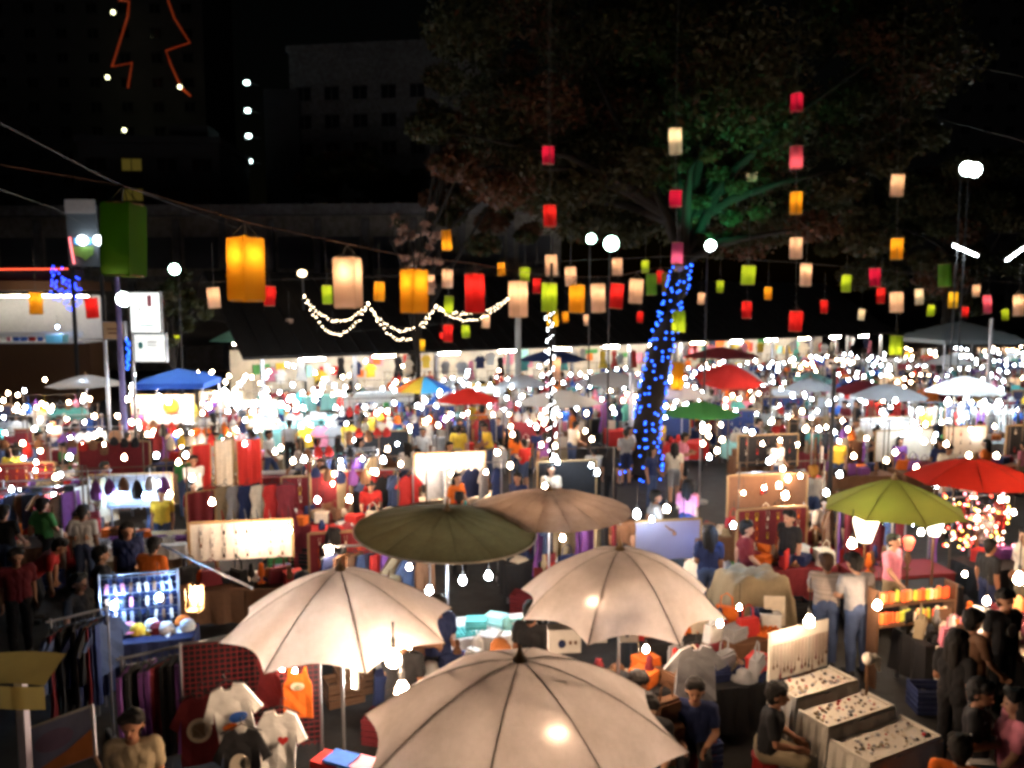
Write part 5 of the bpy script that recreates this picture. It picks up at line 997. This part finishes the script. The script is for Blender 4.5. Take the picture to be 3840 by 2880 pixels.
# stall under the domed parasol: printed boxes, shelves
p = D(2250, 2420, 8.6); table((p.x + .1, 8.7), R(8), 'brown', 'brown table of souvenirs below the domed cream parasol', 1.6, .7, .8, .4)
def cup_box(px, py, y, s, label, sq=1):
    t = thing('souvenir_box', label, 'box', D(px, py, y), R(4)); obj('carton', MB().box(0, 0, 0, .3 * s, .14 * s, .22 * s * sq).mesh('carton', mat('carton_white', (.75, .7, .64), .6)), t)
    obj('print', MB().prism(disc(-.03 * s, -.02 * s, .035 * s, .04 * s), -.076 * s, -.072 * s).mesh('print', cm('navy')), t)
    for k in range(2): obj('print_dot', MB().prism(disc((.05 + .05 * k) * s, -.01 * s, .015 * s, .02 * s, 10), -.076 * s, -.072 * s).mesh('print_dot', cm('brown')), t)
    obj('flap', MB().box(0, 0, .112 * s * sq, .31 * s, .15 * s, .012).mesh('flap', MATS['carton_white']), t)
cup_box(2115, 2395, 8.4, 1.15, 'white printed carton with a dark round mark and dots'); cup_box(2245, 2375, 8.7, .6, 'small pale carton with a dark printed mark', 1.4); cup_box(2355, 2370, 8.7, .7, 'pinkish carton beside the red flag in the souvenirs', 1.3)
t = thing('small_flag', 'little red flag standing among the souvenirs', 'flag', D(2395, 2370, 8.6)); obj('cloth', MB().box(.03, 0, 0, .06, .01, .2).mesh('cloth', cm('red')), t); obj('stick', MB().tube((0, 0, -.3), (0, 0, .1), .005).mesh('stick', M_BAMBOO), t)
for k in range(16): good(rnd.choice(['jar', 'carved_figure', 'handbag', 'gift_box', 'trinket_tray']), rnd.choice(['brown', 'orange', 'red', 'cream', 'black']), (p.x - .6 + .09 * k, 8.62 + rnd.uniform(-.25, .25), .807), rnd.uniform(-1, 1), 'small souvenir on the brown table below the domed parasol')
table(P(2560, 2560, 0), R(16), 'black', 'dark slanting table of goods behind the seated vendors', 1.7, .7, .8, .5)
for k in range(9): good(rnd.choice(['folded_clothes', 'trinket_tray', 'handbag']), rnd.choice(['red', 'brown', 'black', 'maroon', 'orange']), P(2560, 2560, 0) + Vector((-.7 + .17 * k, .05 * k - .2, .807)), rnd.uniform(-.5, .5), 'dark goods on the slanting table behind the seated vendors')
bulb(D(2700, 2335, 9.2), 'w', 'warm bulb at the end of the slanting dark table', .3, .7); bulb(D(2510, 2365, 8.9), 'w', 'small warm bulb over the souvenirs', .3, .6)
garment('hanging_shirt', 'grey', D(2610, 2420, 9.0), R(8), 'pale grey shirt hanging behind the seated vendors')
# tiered jewellery display on the right
TD = D(3105, 2575, 8.95); td = thing('tiered_display', 'white draped three tier jewellery display with an upright board', 'display stand', (TD.x, TD.y, 0), R(27))
M_DRAPE = mat('drape_white', (.74, .68, .58), .9, .12, 5, .2)
def tier(y0, y1, z, x0, x1, nm):
    b = MB(); n = 26
    b.grid(lambda u, v: (x0 + (x1 - x0) * u, y0 + (y1 - y0) * v, z + .008 * math.sin(u * 11 + v * 5)), 8, 4)
    rim = [(x0, y1), (x0, y0), (x1, y0), (x1, y1), (x0, y1)]
    for (ax_, ay_), (bx_, by_) in zip(rim[:-1], rim[1:]):
        nrm = Vector((by_ - ay_, -(bx_ - ax_), 0)).normalized() * 1
        b.grid(lambda u, v: (ax_ + (bx_ - ax_) * u + nrm.x * (.05 * v * (1 + math.sin(u * 23) + .5 * math.sin(u * 51 + 1)) + .012), ay_ + (by_ - ay_) * u + nrm.y * (.05 * v * (1 + math.sin(u * 23) + .5 * math.sin(u * 51 + 1)) + .012), z + .008 * math.sin(u * 11) * (1 - v) - v ** 1.2 * (z - .06)), 40, 6)
    obj(nm, b.mesh(nm, M_DRAPE, True), td)
    b = MB(); b.box((x0 + x1) / 2, y0 + .02, z + .015, x1 - x0, .03, .045).box(x0 + .015, (y0 + y1) / 2 + .02, z + .015, .03, y1 - y0 - .04, .045).box(x1 - .015, (y0 + y1) / 2 + .02, z + .015, .03, y1 - y0 - .04, .045); obj('tray_rim', b.mesh('tray_rim', M_DRAPE), td)
tier(.0, .42, .97, -.5, .5, 'upper_tier'); tier(-.46, -.03, .85, -.5, .56, 'middle_tier'); tier(-1.0, -.49, .73, -.5, .64, 'lower_tier')
tb = obj('back_board', MB().box(0, .02, .30, .96, .03, .60).mesh('back_board', M_DRAPE), td, (0, .44, 1.0))
nk = MB().path([(-.012, -.02, .0), (-.014, -.02, -.2), (0, -.02, -.26), (.014, -.02, -.2), (.012, -.02, 0)], .004, 4).box(0, -.02, -.28, .02, .012, .04).mesh('necklace', cm('brown'))
for k in range(16): recolor(obj('necklace', nk, tb, (-.44 + .058 * k, 0, .46), 0, (1, 1, rnd.uniform(.9, 1.5))), cm(rnd.choice(['brown', 'black', 'maroon', 'brown'])))
jm = MB().lathe([(.018, 0), (.022, .01), (.012, .02)], 7).mesh('trinket', cm('brown'))
for k in range(240):
    j = k % 3; y0, z = ((.04, .975), (-.42, .855), (-.96, .735))[j]; x = rnd.uniform((-.45, -.45, -.45)[j], (.45, .51, .59)[j])
    recolor(obj('trinket', jm, td, (x, y0 + rnd.uniform(0, .36), z), 0, rnd.uniform(.5, 1.25)), cm(rnd.choice(['brown', 'red', 'grey', 'cream', 'white', 'black', 'cream', 'khaki'])))
bulb(D(3035, 2325, 8.95), 'w', 'warm bulb blazing on the tiered jewellery display board', .3, 1.2)
t = thing('hand_model', 'pale dummy hand stand beside the tiered display', 'display stand', D(3255, 2470, 9.1)); obj('stand', MB().tube((0, 0, -1.2), (0, 0, -.05), .02).mesh('stand', M_WOOD), t)
b = MB(); b.ball((0, 0, 0), .07, 10, 6, 1.1); [b.path([(0 + .0, .0, .03), (.07, -.02, .06 - .03 * k), (.13, -.03, .0 - .045 * k)], [.022, .018, .013], 6) for k in range(4)]; b.path([(0, 0, 0), (-.02, -.05, .07)], [.02, .015], 6); obj('hand', b.mesh('hand', M_DRAPE, True), t)
# lamp and candle stall on the right
p = P(3400, 2330, 0); sh2 = thing('candle_shelf', 'two shelf rack of glowing orange candle jars', 'shelf', (D(3420, 2280, 11.2).x, 11.2, 0), R(13))
for z in (.9, 1.2): obj('shelf', MB().box(0, 0, z, 1.3, .22, .025).mesh('shelf', M_WOOD), sh2)
for x in (-.64, .64): obj('upright', MB().box(x, 0, .72, .03, .22, 1.44).mesh('upright', M_WOOD), sh2)
cmats = [glow('candle_%d' % k, c_, 1.1) for k, c_ in enumerate(((1, .22, .04), (1, .42, .12), (1, .1, .02), (1, .65, .35), (.5, .45, .04)))]
cj = MB().lathe([(.026, 0), (.03, .02), (.03, .13), (.024, .15)], 8).mesh('candle_jar', cmats[0])
for z in (.913, 1.213):
    for k in range(18):
        o = Vector((-.58 + .068 * k, rnd.uniform(-.03, .03), z)); c2 = sh2.matrix_basis @ o if False else Vector((sh2.location.x + o.x * math.cos(R(13)) - o.y * math.sin(R(13)), sh2.location.y + o.x * math.sin(R(13)) + o.y * math.cos(R(13)), z))
        cc = rnd.randrange(5); tag(recolor(obj('candle_jar', cj, None, c2, 0, rnd.uniform(.85, 1.15)), cmats[cc]), '%s glowing candle jar on the two shelf rack' % ['orange', 'amber', 'red', 'pale', 'lime'][cc], 'candle')
p = P(3640, 2290, 0); table((p.x + .2, 11.9), R(13), 'maroon', 'dark red table of little glowing lamps at the right edge', 1.9, .7, .85, .5)
for k in range(13):
    cc = rnd.randrange(5); h_ = .16
    t = tag(recolor(obj('table_lamp', cached('tl', lambda: MB().lathe([(.05, 0), (.06, .02), (.065, .16), (.05, .2)], 8).mesh('table_lamp', cmats[0])), None, (p.x - .6 + .13 * k, 11.75 + .03 * k + rnd.uniform(-.1, .1), .857), 0, rnd.uniform(.8, 1.2)), cmats[cc]), '%s glowing table lamp on the dark red table' % ['orange', 'amber', 'red', 'pale', 'lime'][cc], 'lamp')
# wall of tiny coloured lights under the red parasol
for j, (cn, em) in enumerate((('amber', (1, .6, .12)), ('pink', (1, .25, .3)), ('pale', (1, .85, .6)), ('red', (1, .08, .05)))):
    pp = [D(rnd.uniform(3540, 3800), rnd.uniform(1850, 2060), 14.6 + rnd.uniform(-.15, .15)) for k in range(30)]
    fairy('%s string lights hung below the bright red parasol' % cn, pp, glow('str_' + cn, em, 10), .024, True)
lampd = (('white', 3505, 1965, .32, (1, .9, .8), 9), ('cream', 3245, 1975, .42, (1, .85, .62), 7), ('red', 3408, 2035, .2, (1, .12, .06), 3))
for cn, px, py, hh, em, st in lampd:
    t = thing('shade_lamp', '%s paper shade lamp below the olive green parasol' % cn, 'lamp', D(px, py, 13.2)); obj('shade', MB().lathe([(hh * .25, -hh * .6), (hh * .42, 0), (hh * .48, hh * .25), (hh * .3, hh * .5)], 12).mesh('shade', glow('shade_' + cn, em, st), True), t)
    obj('stem', MB().tube((0, 0, -t.location.z + .7), (0, 0, -hh * .5), .02).mesh('stem', M_WOOD), t)
table((D(3380, 2100, 13.2).x, 13.3), R(10), 'black', 'black table of lamps below the olive green parasol', 2.0, .7, .7, .5)
bulb(D(3195, 2035, 12.6), 'w', 'round warm bulb left of the lamp stall', .3, 1.3); bulb(D(3308, 1945, 13), 'g', 'green tinted bulb below the olive green parasol', .3, .9); bulb(D(3290, 2265, 10.7), 'w', 'warm bulb left of the candle shelf', .3, 1.1); bulb(D(3822, 2165, 11.2), 'w', 'large warm bulb at the right edge', .3, 1.5)
table((D(3700, 2360, 10.9).x, 10.7), R(10), 'cream', 'cream table of shoes behind the shopper in a printed black shirt', 1.6, .7, .75, .5)
for k in range(9): good('folded_clothes' if k % 2 else 'handbag', rnd.choice(['white', 'cream', 'pink']), (D(3700, 2360, 10.9).x - .6 + .14 * k, 10.75 + rnd.uniform(-.2, .2), .757), rnd.uniform(-1, 1), 'pale shoes and bags on the cream table at the right')
bulb(D(3700, 2250, 10.6), 'w', 'warm bulb over the cream table at the right', .3, .9)

# ================================================================== DARK CLUTTER BETWEEN THE NEAR STALLS
CRATE = MB().box(0, 0, .015, .5, .36, .03)
for sx_, sy_, lx, ly in ((0, -.17, .5, .02), (0, .17, .5, .02), (-.24, 0, .02, .32), (.24, 0, .02, .32)):
    for zc in (.07, .15, .23, .30): CRATE.box(sx_, sy_, zc, lx, ly, .055)
CRATE = CRATE.mesh('plastic_crate', cm('navy'))
def crate(p, col, rz, lab): tag(recolor(obj('plastic_crate', CRATE, None, p, rz), cm(col)), lab, 'crate')
for i, (px, py, rz_, tcx, nm, sx_, bk) in enumerate(((1420, 2520, 8, 'black', 'left of the tall dark stool', 1.7, 'r'), (1330, 2390, 12, 'maroon', 'behind the pinkish parasol pole', 1.6, 'b'), (1130, 2330, 12, 'brown', 'behind the pinkish parasol left side', 1.7, 0), (1620, 2690, 4, 'navy', 'between the cream parasols', 1.4, 0),
      (2200, 2300, 8, 'maroon', 'behind the domed cream parasol', 1.8, 'r'), (2050, 2230, 10, 'black', 'below the brown paper parasol', 1.7, 'r'), (2420, 2760, 10, 'black', 'right of the large cream parasol', 1.3, 0), (2700, 2740, 14, 'black', 'before the dark blue shirted vendor', 1.1, 0), (2760, 2560, 14, 'brown', 'left of the tiered display', 1.3, 0),
      (2950, 2260, 12, 'maroon', 'behind the striped shirt shopper', 1.6, 'b'), (2740, 2130, 12, 'brown', 'right of the plastic screen', 1.8, 0), (2950, 2090, 12, 'black', 'left of the round warm bulb', 1.7, 'r'), (3130, 2180, 12, 'red', 'behind the grey shirted shopper', 1.5, 0), (3560, 2560, 10, 'black', 'behind the long haired shopper in black', 1.4, 0),
      (90, 2180, 14, 'brown', 'behind the bending shopper', 1.6, 'r'), (240, 2090, 12, 'black', 'left of the jewellery wall', 1.5, 'r'), (1180, 2080, 10, 'maroon', 'right of the ornament board', 1.5, 'b'), (1420, 2080, 10, 'black', 'behind the olive paper parasol', 1.7, 'r'), (1300, 1970, 10, 'brown', 'behind the warm bulb and pinkish finial', 1.8, 'r'), (60, 2010, 12, 'maroon', 'behind the green shirted walker', 1.6, 'b'))):
    c_ = P(px, py, 0); rz = R(rz_); ax = Vector((math.cos(rz), math.sin(rz), 0)); ay = Vector((-math.sin(rz), math.cos(rz), 0))
    table(c_, rz, tcx, '%s stall table %s' % (tcx, nm), sx_, .7, .75, .6)
    for k in range(15):
        good(rnd.choice(list(GOODS)), rnd.choice(['black', 'brown', 'red', 'orange', 'maroon', 'cream', 'navy', 'grey', 'khaki', 'white']), c_ + ax * (-.5 + (k + .5) / 15) * sx_ * .92 + ay * rnd.uniform(-.26, .26) + Vector((0, 0, .757)), rz + rnd.uniform(-1, 1), None)
        if k < 15: TOP[-1]['label'] = TOP[-1]['label'].split(' on a table')[0] + ' on the table ' + nm
    if bk == 'r': rack(c_ + ay * .75, rz, 9, ['black', 'navy', 'brown', 'maroon', 'purple', 'khaki', 'denim', 'red'], ['hanging_shirt', 'hanging_dress', 'hanging_trousers'], 'rail of dark clothes ' + nm, 1.6, '%%s garment on the rail %s' % nm)
    if bk == 'b': board(c_ + ay * .6, rz, 1.4, .8, .8, 'maroon', 'dark red display board ' + nm, 28, itemc=('red', 'orange', 'cream', 'yellow'))
    for k in range(3): crate(c_ + ax * rnd.uniform(-.8, .8) - ay * rnd.uniform(.5, .8) + Vector((0, 0, 0)), rnd.choice(['navy', 'maroon', 'black', 'green', 'brown']), rz + rnd.uniform(-.5, .5), 'plastic crate on the ground by the table ' + nm)
    if i % 3 == 1: bulb(c_ + ay * .3 + ax * .4 + Vector((0, 0, 1.5)), 'w', 'warm bulb over the table ' + nm, .4, .6)
for px, py, key, sh_, tr_, a in ((1500, 2420, 'reach', 'black', 'black', 170), (1640, 2280, 'hold', 'navy', 'black', 30), (2230, 2560, 'sit', 'black', 'black', 20), (2660, 2010, 'stand_f', 'navy', 'denim', 170), (2800, 1990, 'walk', 'maroon', 'black', 80),
      (2960, 1950, 'stand', 'black', 'denim', -60), (380, 2090, 'walk', 'black', 'navy', 120), (60, 2100, 'stand', 'maroon', 'black', 40), (1130, 2200, 'reach', 'navy', 'black', 190), (1250, 2020, 'stand_f', 'black', 'black', 160), (2330, 1930, 'stand', 'brown', 'black', 180), (2460, 1870, 'walk', 'grey', 'black', 90), (2580, 1830, 'stand_f', 'pink', 'navy', 150)):
    q_ = P(px, py, HZ[key] - .15); near_person((q_.x, q_.y, 0), key, sh_, tr_, R(a), ('seated ' if key == 'sit' else '') + '%s figure in %s and %s clothes near %s' % (['short haired', 'long haired'][key.endswith('_f')], sh_, tr_, near(q_)), rnd.randint(0, 2))

# ================================================================== PEOPLE ONE BY ONE
def head_at(px, py, key, s=1.): return P(px, py, HZ[key] * s - .1) * Vector((1, 1, 0)) if False else (lambda q: Vector((q.x, q.y, 0)))(P(px, py, HZ[key] * s - .12))
M_STRIPE = mat('striped_knit', (.35, .3, .27), .9, .75, 3, 0, stretch=(.2, .2, 9))
near_person(head_at(495, 2725, 'stand'), 'stand', 'khaki', 'black', R(12), 'vendor in a drab shirt looking up beside the maroon shirt', 1)
near_person(head_at(160, 1895, 'walk'), 'walk', 'green', 'black', R(160), 'shopper in a green shirt with a pale shoulder strap walking away', 0)
near_person(P(130, 2330, 0), 'bend', 'red', 'black', R(110), 'shopper in a red shirt bending over at the left edge', 0)
near_person(head_at(556, 2055, 'reach'), 'reach', 'orange', 'black', R(170), 'shopper in an orange shirt seen from behind before the jewellery table', 0)
near_person(head_at(478, 1992, 'stand_f'), 'stand_f', 'navy', 'black', R(20), 'vendor in dark clothes behind the white jewellery table', 0)
near_person(head_at(295, 2190, 'stand'), 'stand', 'black', 'black', R(80), 'shopper in black standing left of the blue white bulbs', 1)
near_person(head_at(285, 1935, 'sit'), 'sit', 'brown', 'black', R(60), 'seated person in brown left of the jewellery wall', 0)
near_person(head_at(1865, 2420, 'reach'), 'reach', 'black', 'black', R(10), 'vendor with orange brown hair peeking over the large cream parasol', 0, hairmat=mat('orange_scarf', (.45, .16, .05), .9))
near_person(head_at(1995, 2300, 'stand'), 'stand', 'black', 'black', R(150), 'dark figure standing left of the domed cream parasol', 1)
near_person(head_at(2330, 2545, 'sit_turn'), 'sit_turn', 'maroon', 'black', R(40), 'seated vendor in dark red looking aside near the souvenirs', 0)
near_person(head_at(2455, 2620, 'sit_turn'), 'sit_turn', 'black', 'navy', R(-60), 'seated person in a black shirt leaning towards the vendor with crossed arms', 2)
near_person(head_at(2606, 2575, 'sit'), 'sit', 'navy', 'black', R(-12), 'seated vendor in a dark blue shirt resting crossed arms', 0)
near_person(head_at(2880, 2600, 'sit'), 'sit', 'black', 'khaki', R(70), 'person in black crouched left of the tiered display', 1)
near_person(head_at(3105, 2120, 'reach'), 'reach', 'grey', 'denim', R(165), 'shopper in a striped knit shirt leaning over covered boxes', 0, shirtmat=M_STRIPE, hairmat=M_HAIRB)
near_person(head_at(3228, 2120, 'reach', 1.06), 'reach', 'grey', 'denim', R(190), 'broad shopper in a plain grey shirt and dark cap', 2, sc_=1.06)
o = near_person(head_at(3770, 2255, 'stand'), 'stand', 'black', 'black', R(8), 'young shopper in a black shirt with a pale chest print', 0)
obj('chest_print', MB().prism(disc(0, 1.22, .07, .1) , -.152, -.146).mesh('chest_print', cm('grey')), o)
near_person(head_at(3590, 2410, 'stand_f'), 'stand_f', 'black', 'black', R(120), 'long haired shopper in black facing the tiered display', 0)
near_person(head_at(3670, 2600, 'hold'), 'hold', 'black', 'denim', R(60), 'shopper in black holding a white bag in front of the tiered display', 0)
t = thing('shoulder_bag', 'white shoulder bag held by the shopper in black', 'bag', head_at(3670, 2600, 'hold') + Vector((-.12, -.3, .75))); obj('bag_body', MB().box(0, 0, .13, .3, .12, .26, 0, .85).mesh('bag_body', cm('white')), t); obj('strap', MB().path([(-.1, 0, .25), (-.05, .1, .5), (.1, .12, .6)], .012, 5).mesh('strap', cm('white')), t)
near_person(head_at(3810, 2640, 'walk_f'), 'walk_f', 'pink', 'khaki', R(-100), 'long haired person in a pink top at the right edge', 2)
near_person(head_at(3600, 2830, 'sit'), 'sit', 'orange', 'black', R(150), 'seated person in orange at the bottom right', 0)
near_person(head_at(3650, 2330, 'walk'), 'walk', 'brown', 'black', R(100), 'person in brown passing the candle shelf', 0)
near_person(head_at(3075, 1880, 'reach'), 'reach', 'white', 'black', R(30), 'vendor in a white shirt left of the olive green parasol', 0)
near_person(head_at(3050, 1770, 'stand'), 'stand', 'cream', 'denim', R(170), 'shopper in a cream shirt with an orange cap', 0, hairmat=mat('orange_cap', (.6, .25, .04), .8))
far_person(head_at(1938, 1630, 'stand_f'), 'stand_f', 'orange', 'denim', R(180), 1, 0, 'person in a vivid orange shirt right of the glowing backdrop')
far_person(head_at(2228, 1690, 'stand'), 'stand', 'white', 'black', R(180), 1, 2, 'person in a white shirt seen from behind left of the blue lit trunk')
far_person(head_at(2290, 1695, 'stand_f'), 'stand_f', 'black', 'black', R(160), 1, 0, 'long haired person in black beside the blue lit trunk')
far_person(head_at(2045, 1640, 'walk'), 'walk', 'purple', 'khaki', R(180), 1, 0, 'person in a purple checked shirt near the thin lit post')
far_person(head_at(1722, 1870, 'stand'), 'stand', 'red', 'black', R(180), 1, 0, 'person in red behind the olive paper parasol')
far_person(head_at(2530, 1680, 'walk_f'), 'walk_f', 'cream', 'grey', R(170), 1, 2, 'long haired person in cream walking right of the blue lit trunk')
far_person(head_at(2920, 1580, 'stand'), 'stand', 'red', 'navy', R(20), 1, 0, 'person in a red and navy top before the pale tent')
far_person(head_at(800, 1610, 'stand'), 'stand', 'black', 'black', R(180), 1, 0, 'person in black before the turquoise tables')
far_person(head_at(1085, 1590, 'stand'), 'stand', 'grey', 'black', R(180), 1, 2, 'person in a grey shirt before the turquoise tables')
far_person(head_at(1190, 1660, 'stand'), 'stand', 'black', 'black', R(170), 1, 1, 'person in black right of the turquoise tables')
far_person(head_at(545, 1600, 'stand'), 'stand', 'black', 'maroon', R(10), 1, 0, 'person in black before the warm lit food stall')
# aisle crowd
for k in range(120):
    y = rnd.uniform(15.5, 44); x = rnd.uniform(-.6, .6) * y
    if seg_front((x, y)) < 1.5: continue
    if any((Vector((x, y, 0)) - q).length < .55 for q in PEOPLE): continue
    far_person((x, y, 0), rnd.choice(['walk', 'walk_f', 'stand', 'stand_f', 'hold']), rnd.choice(SHC), rnd.choice(['denim', 'black', 'navy', 'khaki']), rnd.uniform(0, 6.28), rnd.uniform(.92, 1.04), rnd.randint(0, 2))

# stools under seated people
STM = MB().lathe([(.17, 0), (.14, .38), (.16, .40), (.16, .43), (.02, .435)], 12).mesh('plastic_stool', mat('stool_red', (.4, .03, .03), .4))
for o in list(TOP):
    if o.name.startswith('person') and o.data and o.data.name.startswith('body') and any(w_ in o['label'] for w_ in ('seated', 'crouched')):
        tag(obj('plastic_stool', STM, None, (o.location.x, o.location.y, 0)), 'red plastic stool under the ' + o['label'].split(' in ')[0] + ' near %s' % near(o.location), 'stool')

# same label -> same group
from collections import Counter
cn_ = Counter(o['label'] for o in TOP)
for o in TOP:
    if cn_[o['label']] > 1 and 'group' not in o: o['group'] = o['label'][:60] + ' (set)'
print('COUNT', COUNT)
print('STALLS', nst, 'OBJECTS', len(bpy.data.objects), 'TOP', len(TOP), 'PEOPLE', len(PEOPLE))
